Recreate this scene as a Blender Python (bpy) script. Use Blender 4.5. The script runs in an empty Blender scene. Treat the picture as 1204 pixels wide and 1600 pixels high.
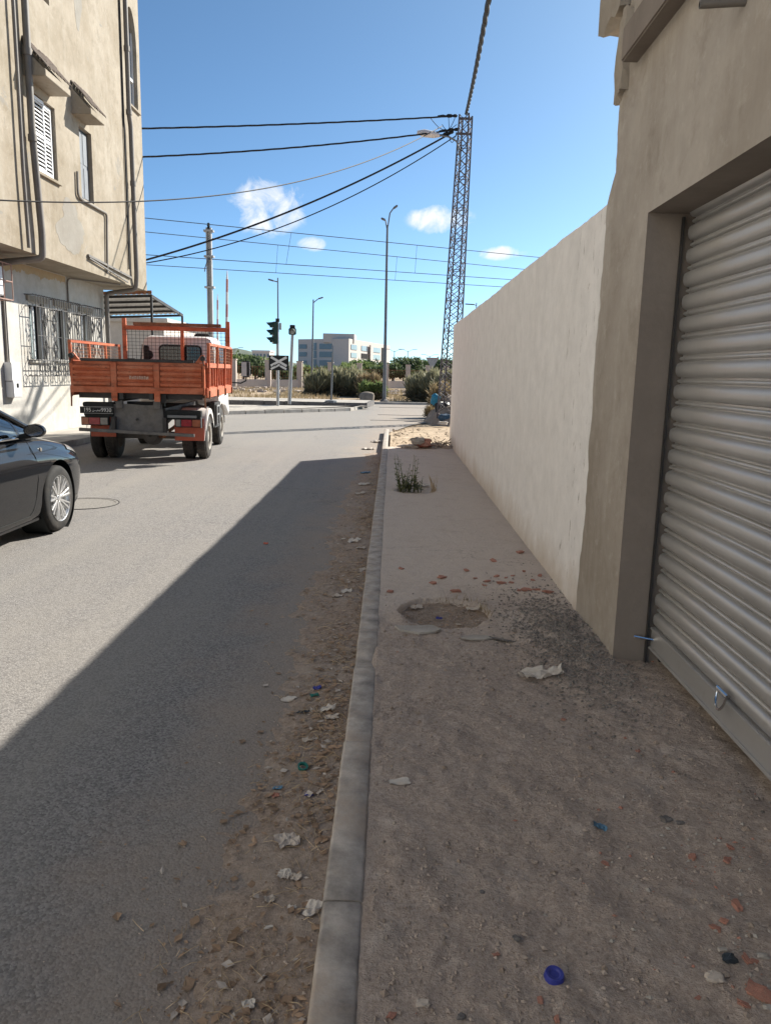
import bpy, bmesh, math, random
from mathutils import Vector, Matrix, noise
R = math.radians
rnd = random.Random(7)
S = bpy.context.scene
COL = S.collection

# ---------------------------------------------------------------- camera
F, CXp, CYp, VX, VY, ROLL, CZ = 1190.0, 602.0, 800.0, 616.0, 582.0, R(1.3), 1.67
_dy = Vector(((VX-CXp)/F, (VY-CYp)/F, 1)).normalized()
_hx = Vector((1, math.tan(ROLL), 0))
_dx = (_hx-_dy*_hx.dot(_dy)).normalized()
_dz = _dx.cross(_dy)
if _dz.y > 0: _dz = -_dz
CAM = Vector((0, 0, CZ))
def ray(px, py):
    c = Vector(((px-CXp)/F, (py-CYp)/F, 1)); return Vector((_dx.dot(c), _dy.dot(c), _dz.dot(c)))
def pZ(px, py, z): r = ray(px, py); return CAM+r*((z-CZ)/r.z)
def pX(px, py, x): r = ray(px, py); return CAM+r*(x/r.x)
def pY(px, py, y): r = ray(px, py); return CAM+r*(y/r.y)
cd = bpy.data.cameras.new('camera'); cam = bpy.data.objects.new('camera', cd); COL.objects.link(cam); S.camera = cam
cd.sensor_fit = 'VERTICAL'; cd.sensor_height = 32; cd.sensor_width = 32; cd.lens = 32*F/1600; cd.clip_start = 0.05; cd.clip_end = 6000
xw = Vector((_dx.x, _dy.x, _dz.x)); yw = -Vector((_dx.y, _dy.y, _dz.y)); zw = -Vector((_dx.z, _dy.z, _dz.z))
cam.matrix_world = Matrix(((xw.x, yw.x, zw.x, 0), (xw.y, yw.y, zw.y, 0), (xw.z, yw.z, zw.z, CZ), (0, 0, 0, 1)))

# ---------------------------------------------------------------- sky, sun, exposure
SUN = Vector((2.97, 2.80, 2.70)).normalized()
EL = math.asin(SUN.z); AZ = math.atan2(SUN.x, SUN.y)
S.view_settings.view_transform = 'Standard'; S.view_settings.look = 'None'; S.view_settings.gamma = 1; S.view_settings.use_curve_mapping = False
S.cycles.diffuse_bounces = 6; S.cycles.max_bounces = 12
S.view_settings.exposure = 1.08
w = bpy.data.worlds.new('World'); S.world = w; w.use_nodes = True
nt = w.node_tree; nt.nodes.clear()
def N(t, kind, **kw):
    n = t.nodes.new(kind)
    for k, v in kw.items():
        if k.startswith('i_'):
            key = k[2:]; key = int(key) if key.isdigit() else key
            n.inputs[key].default_value = v
        else: setattr(n, k, v)
    return n
def math_(t, op, a, b=None, c=None, clamp=False):
    n = t.nodes.new('ShaderNodeMath'); n.operation = op; n.use_clamp = clamp
    for i, x in enumerate((a, b, c)):
        if x is None: continue
        if hasattr(x, 'links'): t.links.new(x, n.inputs[i])
        else: n.inputs[i].default_value = x
    return n.outputs[0]
def dot_(t, sock, v):
    n = t.nodes.new('ShaderNodeVectorMath'); n.operation = 'DOT_PRODUCT'; t.links.new(sock, n.inputs[0]); n.inputs[1].default_value = v; return n.outputs['Value']
sky = N(nt, 'ShaderNodeTexSky', sky_type='NISHITA', sun_disc=False, sun_elevation=EL, sun_rotation=AZ, air_density=0.42, dust_density=0.6, ozone_density=3.0, altitude=50)
geo = N(nt, 'ShaderNodeTexCoord'); dirv = geo.outputs['Generated']
nz = N(nt, 'ShaderNodeTexNoise', i_Scale=26.0, i_Detail=8.0, i_Roughness=0.66, i_Distortion=0.5); nt.links.new(dirv, nz.inputs['Vector'])
clouds = [(418, 324, 68, 46), (688, 343, 56, 24), (487, 382, 26, 13), (785, 396, 44, 12)]
cl = [(ray(px, py).normalized(), a/F, b/F) for px, py, a, b in clouds]
cr = random.Random(3)
for k in range(16):   # the same scattered small clouds all round the horizon
    az = R(50+k*16.5+cr.uniform(-5, 5)); el = R(cr.uniform(5, 16)); sz = cr.uniform(.015, .05)
    cl.append((Vector((math.sin(az)*math.cos(el), math.cos(az)*math.cos(el), math.sin(el))), sz, sz*cr.uniform(.3, .6)))
acc = None
for c, a, b in cl:
    er = Vector((c.y, -c.x, 0)).normalized(); eu = er.cross(c)
    u = math_(nt, 'DIVIDE', dot_(nt, dirv, er), a); v = math_(nt, 'DIVIDE', math_(nt, 'SUBTRACT', dot_(nt, dirv, eu), eu.dot(c)), b)
    r2 = math_(nt, 'ADD', math_(nt, 'MULTIPLY', u, u), math_(nt, 'MULTIPLY', v, v))
    m = math_(nt, 'MULTIPLY', math_(nt, 'SUBTRACT', 1.0, r2, clamp=True), math_(nt, 'GREATER_THAN', dot_(nt, dirv, c), 0.5))
    acc = m if acc is None else math_(nt, 'MAXIMUM', acc, m)
den = math_(nt, 'MULTIPLY', math_(nt, 'SUBTRACT', math_(nt, 'ADD', math_(nt, 'MULTIPLY', acc, 1.0), math_(nt, 'MULTIPLY', nz.outputs[0], 3.0)), 1.86), 1.2, clamp=True)
den = math_(nt, 'MULTIPLY', den, math_(nt, 'MULTIPLY', acc, 2.2, clamp=True))
den = math_(nt, 'MULTIPLY', den, 0.95)
mx = N(nt, 'ShaderNodeMix', data_type='RGBA'); nt.links.new(den, mx.inputs[0]); tint = N(nt, 'ShaderNodeMix', data_type='RGBA', blend_type='MULTIPLY'); tint.inputs[0].default_value = 1; nt.links.new(sky.outputs[0], tint.inputs[6]); tint.inputs[7].default_value = (.73, .925, .885, 1); nt.links.new(tint.outputs[2], mx.inputs[6]); mx.inputs[7].default_value = (4.6, 4.65, 4.7, 1)
bg = N(nt, 'ShaderNodeBackground', i_Strength=0.112); nt.links.new(mx.outputs[2], bg.inputs[0])
nt.links.new(bg.outputs[0], N(nt, 'ShaderNodeOutputWorld').inputs[0])
sl = bpy.data.lights.new('sun', 'SUN'); sl.energy = 4.9; sl.angle = R(0.53); sl.color = (1, .94, .84)
so = bpy.data.objects.new('sun', sl); COL.objects.link(so); so.rotation_euler = SUN.to_track_quat('Z', 'Y').to_euler(); so.location = (20, 20, 40)

# ---------------------------------------------------------------- materials
MATS = {}
def ramp(t, sock, stops):
    n = t.nodes.new('ShaderNodeValToRGB'); t.links.new(sock, n.inputs[0]); e = n.color_ramp.elements
    while len(e) < len(stops): e.new(0.5)
    for el, (p, c) in zip(e, stops): el.position = p; el.color = (*c, 1) if len(c) == 3 else c
    return n.outputs[0]
def noise_(t, vec, scale, detail=5, rough=.6, dist=0):
    n = N(t, 'ShaderNodeTexNoise', i_Scale=scale, i_Detail=detail, i_Roughness=rough, i_Distortion=dist); t.links.new(vec, n.inputs['Vector']); return n.outputs[0]
def mixc(t, fac, a, b, blend='MIX'):
    n = t.nodes.new('ShaderNodeMix'); n.data_type = 'RGBA'; n.blend_type = blend
    for i, x in ((0, fac), (6, a), (7, b)):
        if hasattr(x, 'links'): t.links.new(x, n.inputs[i])
        else: n.inputs[i].default_value = x if i == 0 else (*x, 1) if len(x) == 3 else x
    return n.outputs[2]
def g(v): return (v, v, v)
def new_mat(name, rough=.8, spec=.3, metal=0):
    m = bpy.data.materials.new(name); m.use_nodes = True; t = m.node_tree; b = t.nodes['Principled BSDF']
    b.inputs['Roughness'].default_value = rough; b.inputs['Specular IOR Level'].default_value = spec; b.inputs['Metallic'].default_value = metal
    tc = t.nodes.new('ShaderNodeTexCoord'); MATS[name] = m
    return m, t, b, tc.outputs['Object']
def bump_(t, b, h, strength, dist):
    n = N(t, 'ShaderNodeBump', i_Strength=strength, i_Distance=dist); t.links.new(h, n.inputs['Height']); t.links.new(n.outputs[0], b.inputs['Normal']); return n
def scale_(t, vec, s):
    n = t.nodes.new('ShaderNodeMapping'); t.links.new(vec, n.inputs[0]); n.inputs['Scale'].default_value = s; return n.outputs[0]
def simple(name, col, rough=.7, spec=.3, metal=0, var=.18, scale=6, bump=.15, bd=.004, bs=None, dirt=None, dirtamt=.5):
    m, t, b, v = new_mat(name, rough, spec, metal)
    n = noise_(t, v, scale, 6, .65)
    c = ramp(t, n, [(.3, tuple(x*(1-var) for x in col)), (.7, tuple(min(1, x*(1+var)) for x in col))])
    if dirt:
        d = noise_(t, v, scale*.45, 7, .7); f = ramp(t, d, [(.48, g(0)), (.72, g(dirtamt))]); c = mixc(t, f, c, dirt)
    t.links.new(c, b.inputs['Base Color'])
    if bump: bump_(t, b, noise_(t, v, bs or scale*6, 4, .6), bump, bd)
    return m
def leafmat(name, c1, c2, trans=.25):
    m, t, b, v = new_mat(name, .6, .25)
    gi = t.nodes.new('ShaderNodeNewGeometry'); oi = noise_(t, v, 1.4, 2)
    f = math_(t, 'ADD', math_(t, 'MULTIPLY', gi.outputs['Random Per Island'], .6), math_(t, 'MULTIPLY', oi, .4))
    c = ramp(t, f, [(.15, c1), (.85, c2)]); t.links.new(c, b.inputs['Base Color'])
    tr = t.nodes.new('ShaderNodeBsdfTranslucent'); t.links.new(c, tr.inputs[0]); ms = t.nodes.new('ShaderNodeMixShader'); ms.inputs[0].default_value = trans
    t.links.new(b.outputs[0], ms.inputs[1]); t.links.new(tr.outputs[0], ms.inputs[2]); t.links.new(ms.outputs[0], t.nodes['Material Output'].inputs[0])
    return m
def sepx(t, v):
    n = t.nodes.new('ShaderNodeSeparateXYZ'); t.links.new(v, n.inputs[0]); return n.outputs

# asphalt: bleached aggregate with dust drifted in from the gutter
m, t, b, v = new_mat('asphalt', .92, .2)
vo = N(t, 'ShaderNodeTexVoronoi', i_Scale=105.0); t.links.new(v, vo.inputs['Vector'])
agg = sepx(t, vo.outputs['Color'])[0]
big = noise_(t, v, .55, 6, .6); mid = noise_(t, v, 9, 6, .7)
fine = noise_(t, v, 62, 4, .75)
grain = math_(t, 'ADD', math_(t, 'MULTIPLY', agg, .5), math_(t, 'MULTIPLY', fine, .5))
c = ramp(t, grain, [(.25, (.115, .110, .110)), (.48, (.205, .196, .192)), (.75, (.295, .282, .27))])
c = mixc(t, ramp(t, big, [(.35, g(0)), (.7, g(.5))]), c, (.255, .236, .21))
c = mixc(t, ramp(t, mid, [(.5, g(0)), (.75, g(.25))]), c, (.15, .146, .148))
xx = sepx(t, v)[0]; yy = sepx(t, v)[1]
dd = math_(t, 'ADD', math_(t, 'SUBTRACT', xx, -1.15), math_(t, 'MULTIPLY', math_(t, 'SUBTRACT', noise_(t, v, 1.6, 6, .7), .5), 1.5))
c = mixc(t, ramp(t, dd, [(.05, g(0)), (.85, g(.85))]), c, (.33, .26, .205))
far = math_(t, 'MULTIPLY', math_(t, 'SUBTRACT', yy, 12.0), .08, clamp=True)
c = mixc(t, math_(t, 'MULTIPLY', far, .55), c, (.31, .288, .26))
wv = t.nodes.new('ShaderNodeVectorMath'); wv.operation = 'ADD'; t.links.new(v, wv.inputs[0]); nv_ = N(t, 'ShaderNodeTexNoise', i_Scale=1.3, i_Detail=6.0, i_Roughness=.65); t.links.new(v, nv_.inputs['Vector']); t.links.new(nv_.outputs['Color'], wv.inputs[1])
vc = N(t, 'ShaderNodeTexVoronoi', feature='DISTANCE_TO_EDGE', i_Scale=.42); t.links.new(wv.outputs[0], vc.inputs['Vector'])
ck = math_(t, 'MULTIPLY', ramp(t, vc.outputs['Distance'], [(0, g(1)), (.0045, g(0))]), ramp(t, noise_(t, v, .35, 3, .6), [(.5, g(0)), (.56, g(.6))]))
c = mixc(t, ck, c, (.07, .066, .064))
strk = noise_(t, scale_(t, v, (1.6, .05, 1)), 1, 5, .6)
c = mixc(t, ramp(t, strk, [(.46, g(0)), (.72, g(.45))]), c, (.285, .265, .235))
t.links.new(c, b.inputs['Base Color'])
h = math_(t, 'ADD', math_(t, 'MULTIPLY', vo.outputs['Distance'], -.6), math_(t, 'ADD', fine, math_(t, 'MULTIPLY', mid, .4)))
bump_(t, b, h, .55, .006)

m, t, b, v = new_mat('dirt', .95, .1)
n1 = noise_(t, v, 1.7, 8, .7); n2 = noise_(t, v, 45, 5, .75); n3 = noise_(t, v, 7, 6, .65)
c = ramp(t, n2, [(.3, (.19, .145, .112)), (.5, (.32, .25, .195)), (.72, (.47, .38, .31))])
c = mixc(t, ramp(t, n1, [(.42, g(0)), (.68, g(.65))]), c, (.38, .33, .285))
c = mixc(t, ramp(t, n3, [(.55, g(0)), (.75, g(.55))]), c, (.21, .155, .12))
t.links.new(c, b.inputs['Base Color'])
bump_(t, b, math_(t, 'ADD', n2, math_(t, 'MULTIPLY', noise_(t, v, 160, 3, .7), .5)), .8, .008)

m, t, b, v = new_mat('pavement_concrete', .92, .15)
n1 = noise_(t, v, 1.1, 8, .68); n2 = noise_(t, v, 60, 5, .75); n3 = noise_(t, v, 5, 6, .65)
con = ramp(t, n2, [(.3, (.555, .478, .41)), (.7, (.665, .58, .505))])
soil = ramp(t, n2, [(.28, (.29, .232, .19)), (.5, (.44, .36, .305)), (.74, (.60, .51, .44))])
yy = sepx(t, v)[1]
f = math_(t, 'ADD', math_(t, 'MULTIPLY', math_(t, 'SUBTRACT', 5.3, yy), .55), math_(t, 'MULTIPLY', math_(t, 'SUBTRACT', n1, .5), 2.6))
f = ramp(t, f, [(.0, g(0.12)), (.55, g(.95))])
c = mixc(t, f, con, soil)
c = mixc(t, ramp(t, n3, [(.55, g(0)), (.75, g(.5))]), c, (.42, .33, .265))
c = mixc(t, ramp(t, noise_(t, v, 2.6, 7, .7, .4), [(.56, g(0)), (.72, g(.5))]), c, (.56, .505, .46))
c = mixc(t, ramp(t, noise_(t, v, 3.4, 8, .72, .5), [(.5, g(0)), (.68, g(.28))]), c, (.40, .32, .265))
c = mixc(t, ramp(t, noise_(t, v, 13, 6, .7), [(.56, g(0)), (.68, g(.4))]), c, (.66, .58, .52))
wv = t.nodes.new('ShaderNodeVectorMath'); wv.operation = 'ADD'; t.links.new(v, wv.inputs[0]); nv_ = N(t, 'ShaderNodeTexNoise', i_Scale=2.5, i_Detail=6.0, i_Roughness=.65); t.links.new(v, nv_.inputs['Vector']); t.links.new(nv_.outputs['Color'], wv.inputs[1])
vc = N(t, 'ShaderNodeTexVoronoi', feature='DISTANCE_TO_EDGE', i_Scale=.8); t.links.new(wv.outputs[0], vc.inputs['Vector'])
c = mixc(t, math_(t, 'MULTIPLY', ramp(t, vc.outputs['Distance'], [(0, g(.7)), (.006, g(0))]), ramp(t, noise_(t, v, .9, 3, .6), [(.5, g(0)), (.56, g(1))])), c, (.17, .13, .105))
t.links.new(c, b.inputs['Base Color'])
bump_(t, b, math_(t, 'ADD', n2, math_(t, 'ADD', math_(t, 'MULTIPLY', noise_(t, v, 170, 3, .7), .5), math_(t, 'MULTIPLY', noise_(t, v, 16, 4, .7), 1.4))), .9, .012)

simple('kerb_concrete', (.385, .35, .315), .92, .12, var=.4, scale=9, bump=.5, bd=.004, bs=60, dirt=(.42, .345, .28), dirtamt=1.0)
simple('kerb_far', (.40, .37, .33), .9, .15, var=.3, scale=3, bump=.3)
simple('kerb_dark', (.16, .15, .145), .9, .15, var=.3, scale=3, bump=.3)
simple('manhole_dust', (.235, .222, .205), .9, .15, var=.35, scale=40, bump=.5, bd=.01, bs=50)
simple('boulder_stone', (.25, .215, .18), .95, .1, var=.3, scale=3, bump=.5)
simple('sand', (.44, .345, .245), .95, .1, var=.3, scale=4, bump=.7, bd=.02, bs=30, dirt=(.30, .23, .17), dirtamt=.6)
simple('dry_ground', (.40, .31, .215), .95, .1, var=.35, scale=.35, bump=.4, bd=.05, bs=3, dirt=(.26, .185, .125), dirtamt=.7)
simple('gravel_dark', (.22, .20, .18), .9, .2, var=.5, scale=30, bump=.3)
simple('pebble', (.38, .315, .265), .9, .2, var=.5, scale=9, bump=0)
simple('brick_red', (.40, .195, .145), .95, .1, var=.35, scale=25, bump=.4, bd=.003, dirt=(.36, .27, .215), dirtamt=.8)
simple('straw', (.46, .35, .22), .85, .2, var=.5, scale=9, bump=0)
simple('dead_leaf', (.30, .205, .135), .85, .2, var=.6, scale=8, bump=0)

def plaster(name, base, stain, streak, sf=.6, grey=None, bump=.35, splash=None):
    m, t, b, v = new_mat(name, .9, .15)
    big = noise_(t, v, .7, 7, .65); mid = noise_(t, v, 4.5, 7, .7); fine = noise_(t, v, 40, 4, .6)
    st = noise_(t, scale_(t, v, (3.2, 3.2, .28)), 1, 6, .65)
    c = ramp(t, mid, [(.3, tuple(x*.88 for x in base)), (.7, tuple(min(.9, x*1.1) for x in base))])
    c = mixc(t, ramp(t, big, [(.42, g(0)), (.7, g(sf))]), c, stain)
    c = mixc(t, ramp(t, st, [(.52, g(0)), (.78, g(sf*.6))]), c, streak)
    bl_ = noise_(t, v, 2.3, 8, .72, .3); c = mixc(t, ramp(t, bl_, [(.52, g(0)), (.66, g(sf*.55))]), c, tuple(x*.86 for x in stain)); bl2 = noise_(t, v, 11, 6, .7); c = mixc(t, ramp(t, bl2, [(.56, g(0)), (.7, g(sf*.35))]), c, tuple(min(.85, x*1.12) for x in streak))
    if splash:
        zz_ = sepx(t, v)[2]; hz_ = math_(t, 'ADD', zz_, math_(t, 'MULTIPLY', math_(t, 'SUBTRACT', noise_(t, v, 2.2, 7, .7), .5), -.7)); c = mixc(t, ramp(t, hz_, [(.10, g(.8)), (.42, g(0))]), c, splash)
        fk = math_(t, 'MULTIPLY', ramp(t, noise_(t, scale_(t, v, (1, 9, 2.2)), 1.6, 8, .75, .4), [(.60, g(0)), (.63, g(.85))]), math_(t, 'MULTIPLY', math_(t, 'SUBTRACT', -5.0, sepx(t, v)[1]), 1.6, clamp=True)); c = mixc(t, fk, c, (.33, .295, .255))
        dr = math_(t, 'MULTIPLY', ramp(t, noise_(t, scale_(t, v, (1, 5, .16)), 1, 5, .6), [(.54, g(0)), (.70, g(.3))]), math_(t, 'MULTIPLY', math_(t, 'SUBTRACT', zz_, 1.5), .7, clamp=True)); c = mixc(t, dr, c, tuple(x*.72 for x in base))
    if grey: c = mixc(t, ramp(t, noise_(t, v, 1.15, 8, .72, .6), [(.60, g(0)), (.645, g(.8))]), c, grey)
    t.links.new(c, b.inputs['Base Color'])
    bump_(t, b, math_(t, 'ADD', math_(t, 'MULTIPLY', mid, 1.2), math_(t, 'MULTIPLY', fine, .35)), bump, .012)
    return m
plaster('cement_render', (.41, .37, .325), (.275, .235, .19), (.50, .46, .415), .9)
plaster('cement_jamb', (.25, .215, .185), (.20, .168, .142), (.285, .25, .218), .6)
plaster('white_plaster', (.80, .775, .75), (.77, .74, .705), (.82, .80, .78), .4, bump=.15, splash=(.52, .44, .36))
plaster('cream_plaster', (.335, .295, .238), (.215, .178, .125), (.39, .365, .315), .85, grey=(.235, .222, .20), bump=.45)
plaster('white_lower', (.47, .455, .425), (.37, .325, .25), (.53, .515, .485), .7, bump=.4)
plaster('grey_patch', (.285, .27, .24), (.22, .20, .17), (.34, .32, .285), .8)
plaster('bounce_white', (.74, .71, .66), (.66, .62, .55), (.78, .76, .72), .4)  # kept very pale so the added house throws sunlight into the near shade
plaster('ochre_patch', (.42, .32, .2), (.5, .42, .3), (.34, .26, .17), .6)
plaster('old_concrete', (.34, .30, .25), (.22, .19, .155), (.40, .36, .30), .7, bump=.7)
plaster('far_plaster', (.50, .465, .43), (.47, .435, .40), (.52, .49, .46), .3)
plaster('far_plaster_light', (.58, .53, .48), (.53, .48, .44), (.62, .57, .52), .3)
plaster('fence_plaster', (.47, .40, .35), (.40, .33, .28), (.50, .44, .40), .5)
simple('pvc_grey', (.155, .14, .125), .55, .4, var=.12, scale=3, bump=.05, dirt=(.33, .29, .23), dirtamt=.4)
simple('pvc_pale', (.50, .48, .45), .55, .4, var=.12, scale=3, bump=.05, dirt=(.30, .26, .2), dirtamt=.4)
simple('cable_black', (.018, .018, .02), .6, .3, var=.2, scale=3, bump=0)
simple('wire_dark', (.05, .05, .055), .5, .4, var=.2, scale=3, bump=0)
simple('white_paint', (.66, .67, .68), .5, .4, var=.08, scale=3, bump=.08)
simple('shaded_grey', (.20, .215, .235), .55, .35, var=.1, scale=3, bump=.08)  # grey with the shade of the recessed shutters put into the colour
simple('curtain', (.45, .52, .52), .8, .2, var=.15, scale=5, bump=0)
simple('tile_brown', (.10, .078, .064), .9, .2, var=.4, scale=9, bump=.4, dirt=(.24, .21, .18), dirtamt=.5)
simple('iron_grey', (.07, .066, .066), .6, .4, .1, var=.25, scale=4, bump=0)
simple('dark_steel', (.045, .043, .042), .6, .35, .2, var=.3, scale=4, bump=.1)
simple('rust', (.22, .105, .06), .85, .2, var=.4, scale=14, bump=.2)
simple('galv', (.36, .36, .36), .5, .4, .5, var=.15, scale=4, bump=.05)
simple('galv_dark', (.17, .175, .18), .55, .4, .4, var=.2, scale=4, bump=.05)
simple('lattice_steel', (.115, .105, .115), .6, .35, .3, var=.2, scale=2, bump=0)
simple('roof_sheet', (.68, .67, .65), .6, .3, .1, var=.2, scale=2, bump=0, dirt=(.35, .3, .25))
simple('signal_green', (.018, .045, .036), .55, .35, var=.2, scale=6, bump=0)
simple('black_matt', (.022, .024, .024), .75, .25, var=.25, scale=4, bump=.1)
simple('rubber', (.04, .039, .038), .85, .25, var=.3, scale=6, bump=.2, dirt=(.17, .145, .12), dirtamt=.55)
simple('tyre_car', (.025, .025, .025), .8, .25, var=.25, scale=8, bump=.15, dirt=(.08, .07, .06), dirtamt=.5)
simple('rim_dusty', (.36, .335, .30), .7, .3, .1, var=.2, scale=6, bump=.1, dirt=(.2, .17, .14))
simple('lens_red', (.26, .012, .02), .25, .5, var=.25, scale=14, bump=0)
simple('lens_amber', (.30, .09, .04), .25, .5, var=.2, scale=14, bump=0)
simple('lens_clear', (.2, .185, .17), .25, .5, var=.2, scale=14, bump=0)
simple('lens_signal', (.30, .31, .30), .3, .5, var=.1, scale=14, bump=0)
simple('letter_white', (.62, .62, .60), .6, .3, var=.15, scale=20, bump=0)
simple('decal_pale', (.56, .42, .34), .7, .3, var=.25, scale=30, bump=0)
simple('cab_white', (.68, .655, .63), .4, .45, var=.06, scale=3, bump=.04, dirt=(.46, .38, .31), dirtamt=.5)
simple('mudskirt', (.15, .145, .14), .85, .2, var=.3, scale=8, bump=.2, dirt=(.18, .16, .14), dirtamt=.7)
simple('flap_red', (.42, .10, .06), .75, .25, var=.15, scale=6, bump=.1, dirt=(.25, .15, .11))
simple('cage_rust', (.36, .24, .20), .8, .2, var=.3, scale=8, bump=0)
simple('boom_red', (.47, .24, .22), .6, .3, var=.1, scale=5, bump=0)
simple('boom_white', (.66, .62, .61), .6, .3, var=.1, scale=5, bump=0)
simple('paper_white', (.58, .535, .48), .85, .2, var=.12, scale=30, bump=.15, dirt=(.38, .31, .25), dirtamt=.8)
simple('paper_grey', (.50, .44, .38), .85, .2, var=.2, scale=30, bump=.15, dirt=(.27, .22, .18))
simple('plastic_blue', (.035, .045, .28), .4, .45, var=.2, scale=40, bump=.05)
simple('plastic_sky', (.09, .20, .30), .5, .4, var=.25, scale=30, bump=.05)
simple('plastic_green', (.02, .16, .13), .4, .45, var=.2, scale=40, bump=.05)
simple('plastic_dark', (.035, .045, .055), .5, .4, var=.2, scale=40, bump=.05)
simple('plastic_orange', (.6, .11, .04), .5, .4, var=.2, scale=40, bump=.05)
simple('bag_blue', (.04, .26, .40), .45, .4, var=.25, scale=9, bump=.4, bd=.02)
simple('bag_navy', (.03, .07, .12), .5, .4, var=.3, scale=9, bump=.4, bd=.02)
simple('bag_black', (.012, .012, .014), .45, .4, var=.25, scale=9, bump=.4, bd=.02)
simple('bark', (.15, .11, .08), .9, .1, var=.4, scale=6, bump=.5)
simple('hill_green', (.13, .15, .12), .95, .1, var=.4, scale=.05, bump=.3, dirt=(.36, .28, .21), dirtamt=.6)
leafmat('leaf_dark', (.05, .075, .035), (.13, .165, .07), .35)
leafmat('leaf_green', (.09, .14, .045), (.23, .28, .11), .4)
leafmat('leaf_sage', (.17, .17, .10), (.42, .39, .25), .4)
leafmat('leaf_dry', (.22, .165, .085), (.42, .33, .20))
leafmat('weed_green', (.10, .12, .05), (.27, .28, .14), .35)
leafmat('bush_base', (.08, .075, .05), (.24, .20, .125), .3)
# shutter metal
m, t, b, v = new_mat('shutter_metal', .36, .5, .55)
c = ramp(t, noise_(t, scale_(t, v, (1, .4, 1)), 3, 6, .65), [(.3, (.44, .435, .43)), (.7, (.53, .522, .515))])
c = mixc(t, ramp(t, noise_(t, v, 14, 6, .7), [(.55, g(0)), (.75, g(.35))]), c, (.30, .265, .225))
sc2 = noise_(t, scale_(t, v, (1, .25, 14)), 5, 6, .7); c = mixc(t, ramp(t, sc2, [(.6, g(0)), (.72, g(.3))]), c, (.56, .54, .52))
rs_ = noise_(t, v, 3.2, 7, .75); c = mixc(t, ramp(t, rs_, [(.62, g(0)), (.72, g(.5))]), c, (.25, .18, .125))
t.links.new(c, b.inputs['Base Color']); bump_(t, b, noise_(t, v, 5, 4), .3, .01)
# truck paint: sun-bleached orange with rust and grime
def truckpaint(name, col, sc=5):
    m, t, b, v = new_mat(name, .62, .3)
    c = ramp(t, noise_(t, v, sc, 7, .7), [(.3, tuple(x*.8 for x in col)), (.7, tuple(x*1.12 for x in col))])
    c = mixc(t, ramp(t, noise_(t, scale_(t, v, (1.2, 1.2, 7)), 2.2, 7, .75), [(.52, g(0)), (.66, g(.8))]), c, (.19, .07, .04))
    c = mixc(t, ramp(t, noise_(t, v, 2.5, 7, .7), [(.46, g(0)), (.74, g(.6))]), c, (.52, .25, .155))
    c = mixc(t, ramp(t, noise_(t, v, 26, 4, .7), [(.62, g(0)), (.67, g(.85))]), c, (.11, .05, .033))
    t.links.new(c, b.inputs['Base Color']); bump_(t, b, noise_(t, v, 18, 4, .6), .12, .006)
truckpaint('truck_orange', (.50, .13, .058))
# car paint and glass
m, t, b, v = new_mat('car_black', .5, .05)
b.inputs['Base Color'].default_value = (.012, .013, .017, 1); b.inputs['Coat Weight'].default_value = .85; b.inputs['Coat Roughness'].default_value = .04
d = noise_(t, v, 2.5, 5, .6); t.links.new(ramp(t, math_(t, 'ADD', math_(t, 'MULTIPLY', sepx(t, v)[2], -1.1), math_(t, 'ADD', d, .25)), [(.4, (.003, .0032, .0045)), (.8, (.010, .009, .008))]), b.inputs['Base Color'])
t.links.new(ramp(t, d, [(.35, g(.02)), (.8, g(.06))]), b.inputs['Coat Roughness'])
m, t, b, v = new_mat('glass_dark', .05, .6); b.inputs['Base Color'].default_value = (.015, .02, .022, 1)
t.links.new(ramp(t, noise_(t, v, 3, 5, .6), [(.4, g(.03)), (.8, g(.14))]), b.inputs['Roughness'])
m, t, b, v = new_mat('glass_blue', .12, .6); t.links.new(ramp(t, noise_(t, v, .3, 3), [(.3, (.075, .10, .13)), (.7, (.11, .14, .175))]), b.inputs['Base Color'])
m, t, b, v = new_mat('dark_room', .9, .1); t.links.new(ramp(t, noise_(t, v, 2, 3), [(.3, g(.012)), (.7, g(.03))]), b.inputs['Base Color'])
m, t, b, v = new_mat('glass_car', .02, .5)   # tinted side glass: reflection over a see-through tint
gl = N(t, 'ShaderNodeBsdfGlossy', i_Roughness=.02); tp = t.nodes.new('ShaderNodeBsdfTransparent')
t.links.new(ramp(t, noise_(t, v, 2, 3), [(.3, (.36, .43, .42)), (.7, (.44, .50, .49))]), tp.inputs[0])
fr = N(t, 'ShaderNodeFresnel', i_IOR=1.6); ms = t.nodes.new('ShaderNodeMixShader')
t.links.new(math_(t, 'MULTIPLY', fr.outputs[0], 1.6, clamp=True), ms.inputs[0]); t.links.new(tp.outputs[0], ms.inputs[1]); t.links.new(gl.outputs[0], ms.inputs[2])
t.links.new(ms.outputs[0], t.nodes['Material Output'].inputs[0])
m, t, b, v = new_mat('alloy', .3, .5, .8); t.links.new(ramp(t, noise_(t, v, 8, 4), [(.3, (.66, .66, .66)), (.7, (.78, .77, .76))]), b.inputs['Base Color'])
simple('mirror', (.48, .47, .46), .25, .5, .25, var=.1, scale=9, bump=0)
m, t, b, v = new_mat('chrome', .12, .5, 1); t.links.new(ramp(t, noise_(t, v, 8, 4), [(.3, g(.5)), (.7, g(.6))]), b.inputs['Base Color'])

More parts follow.
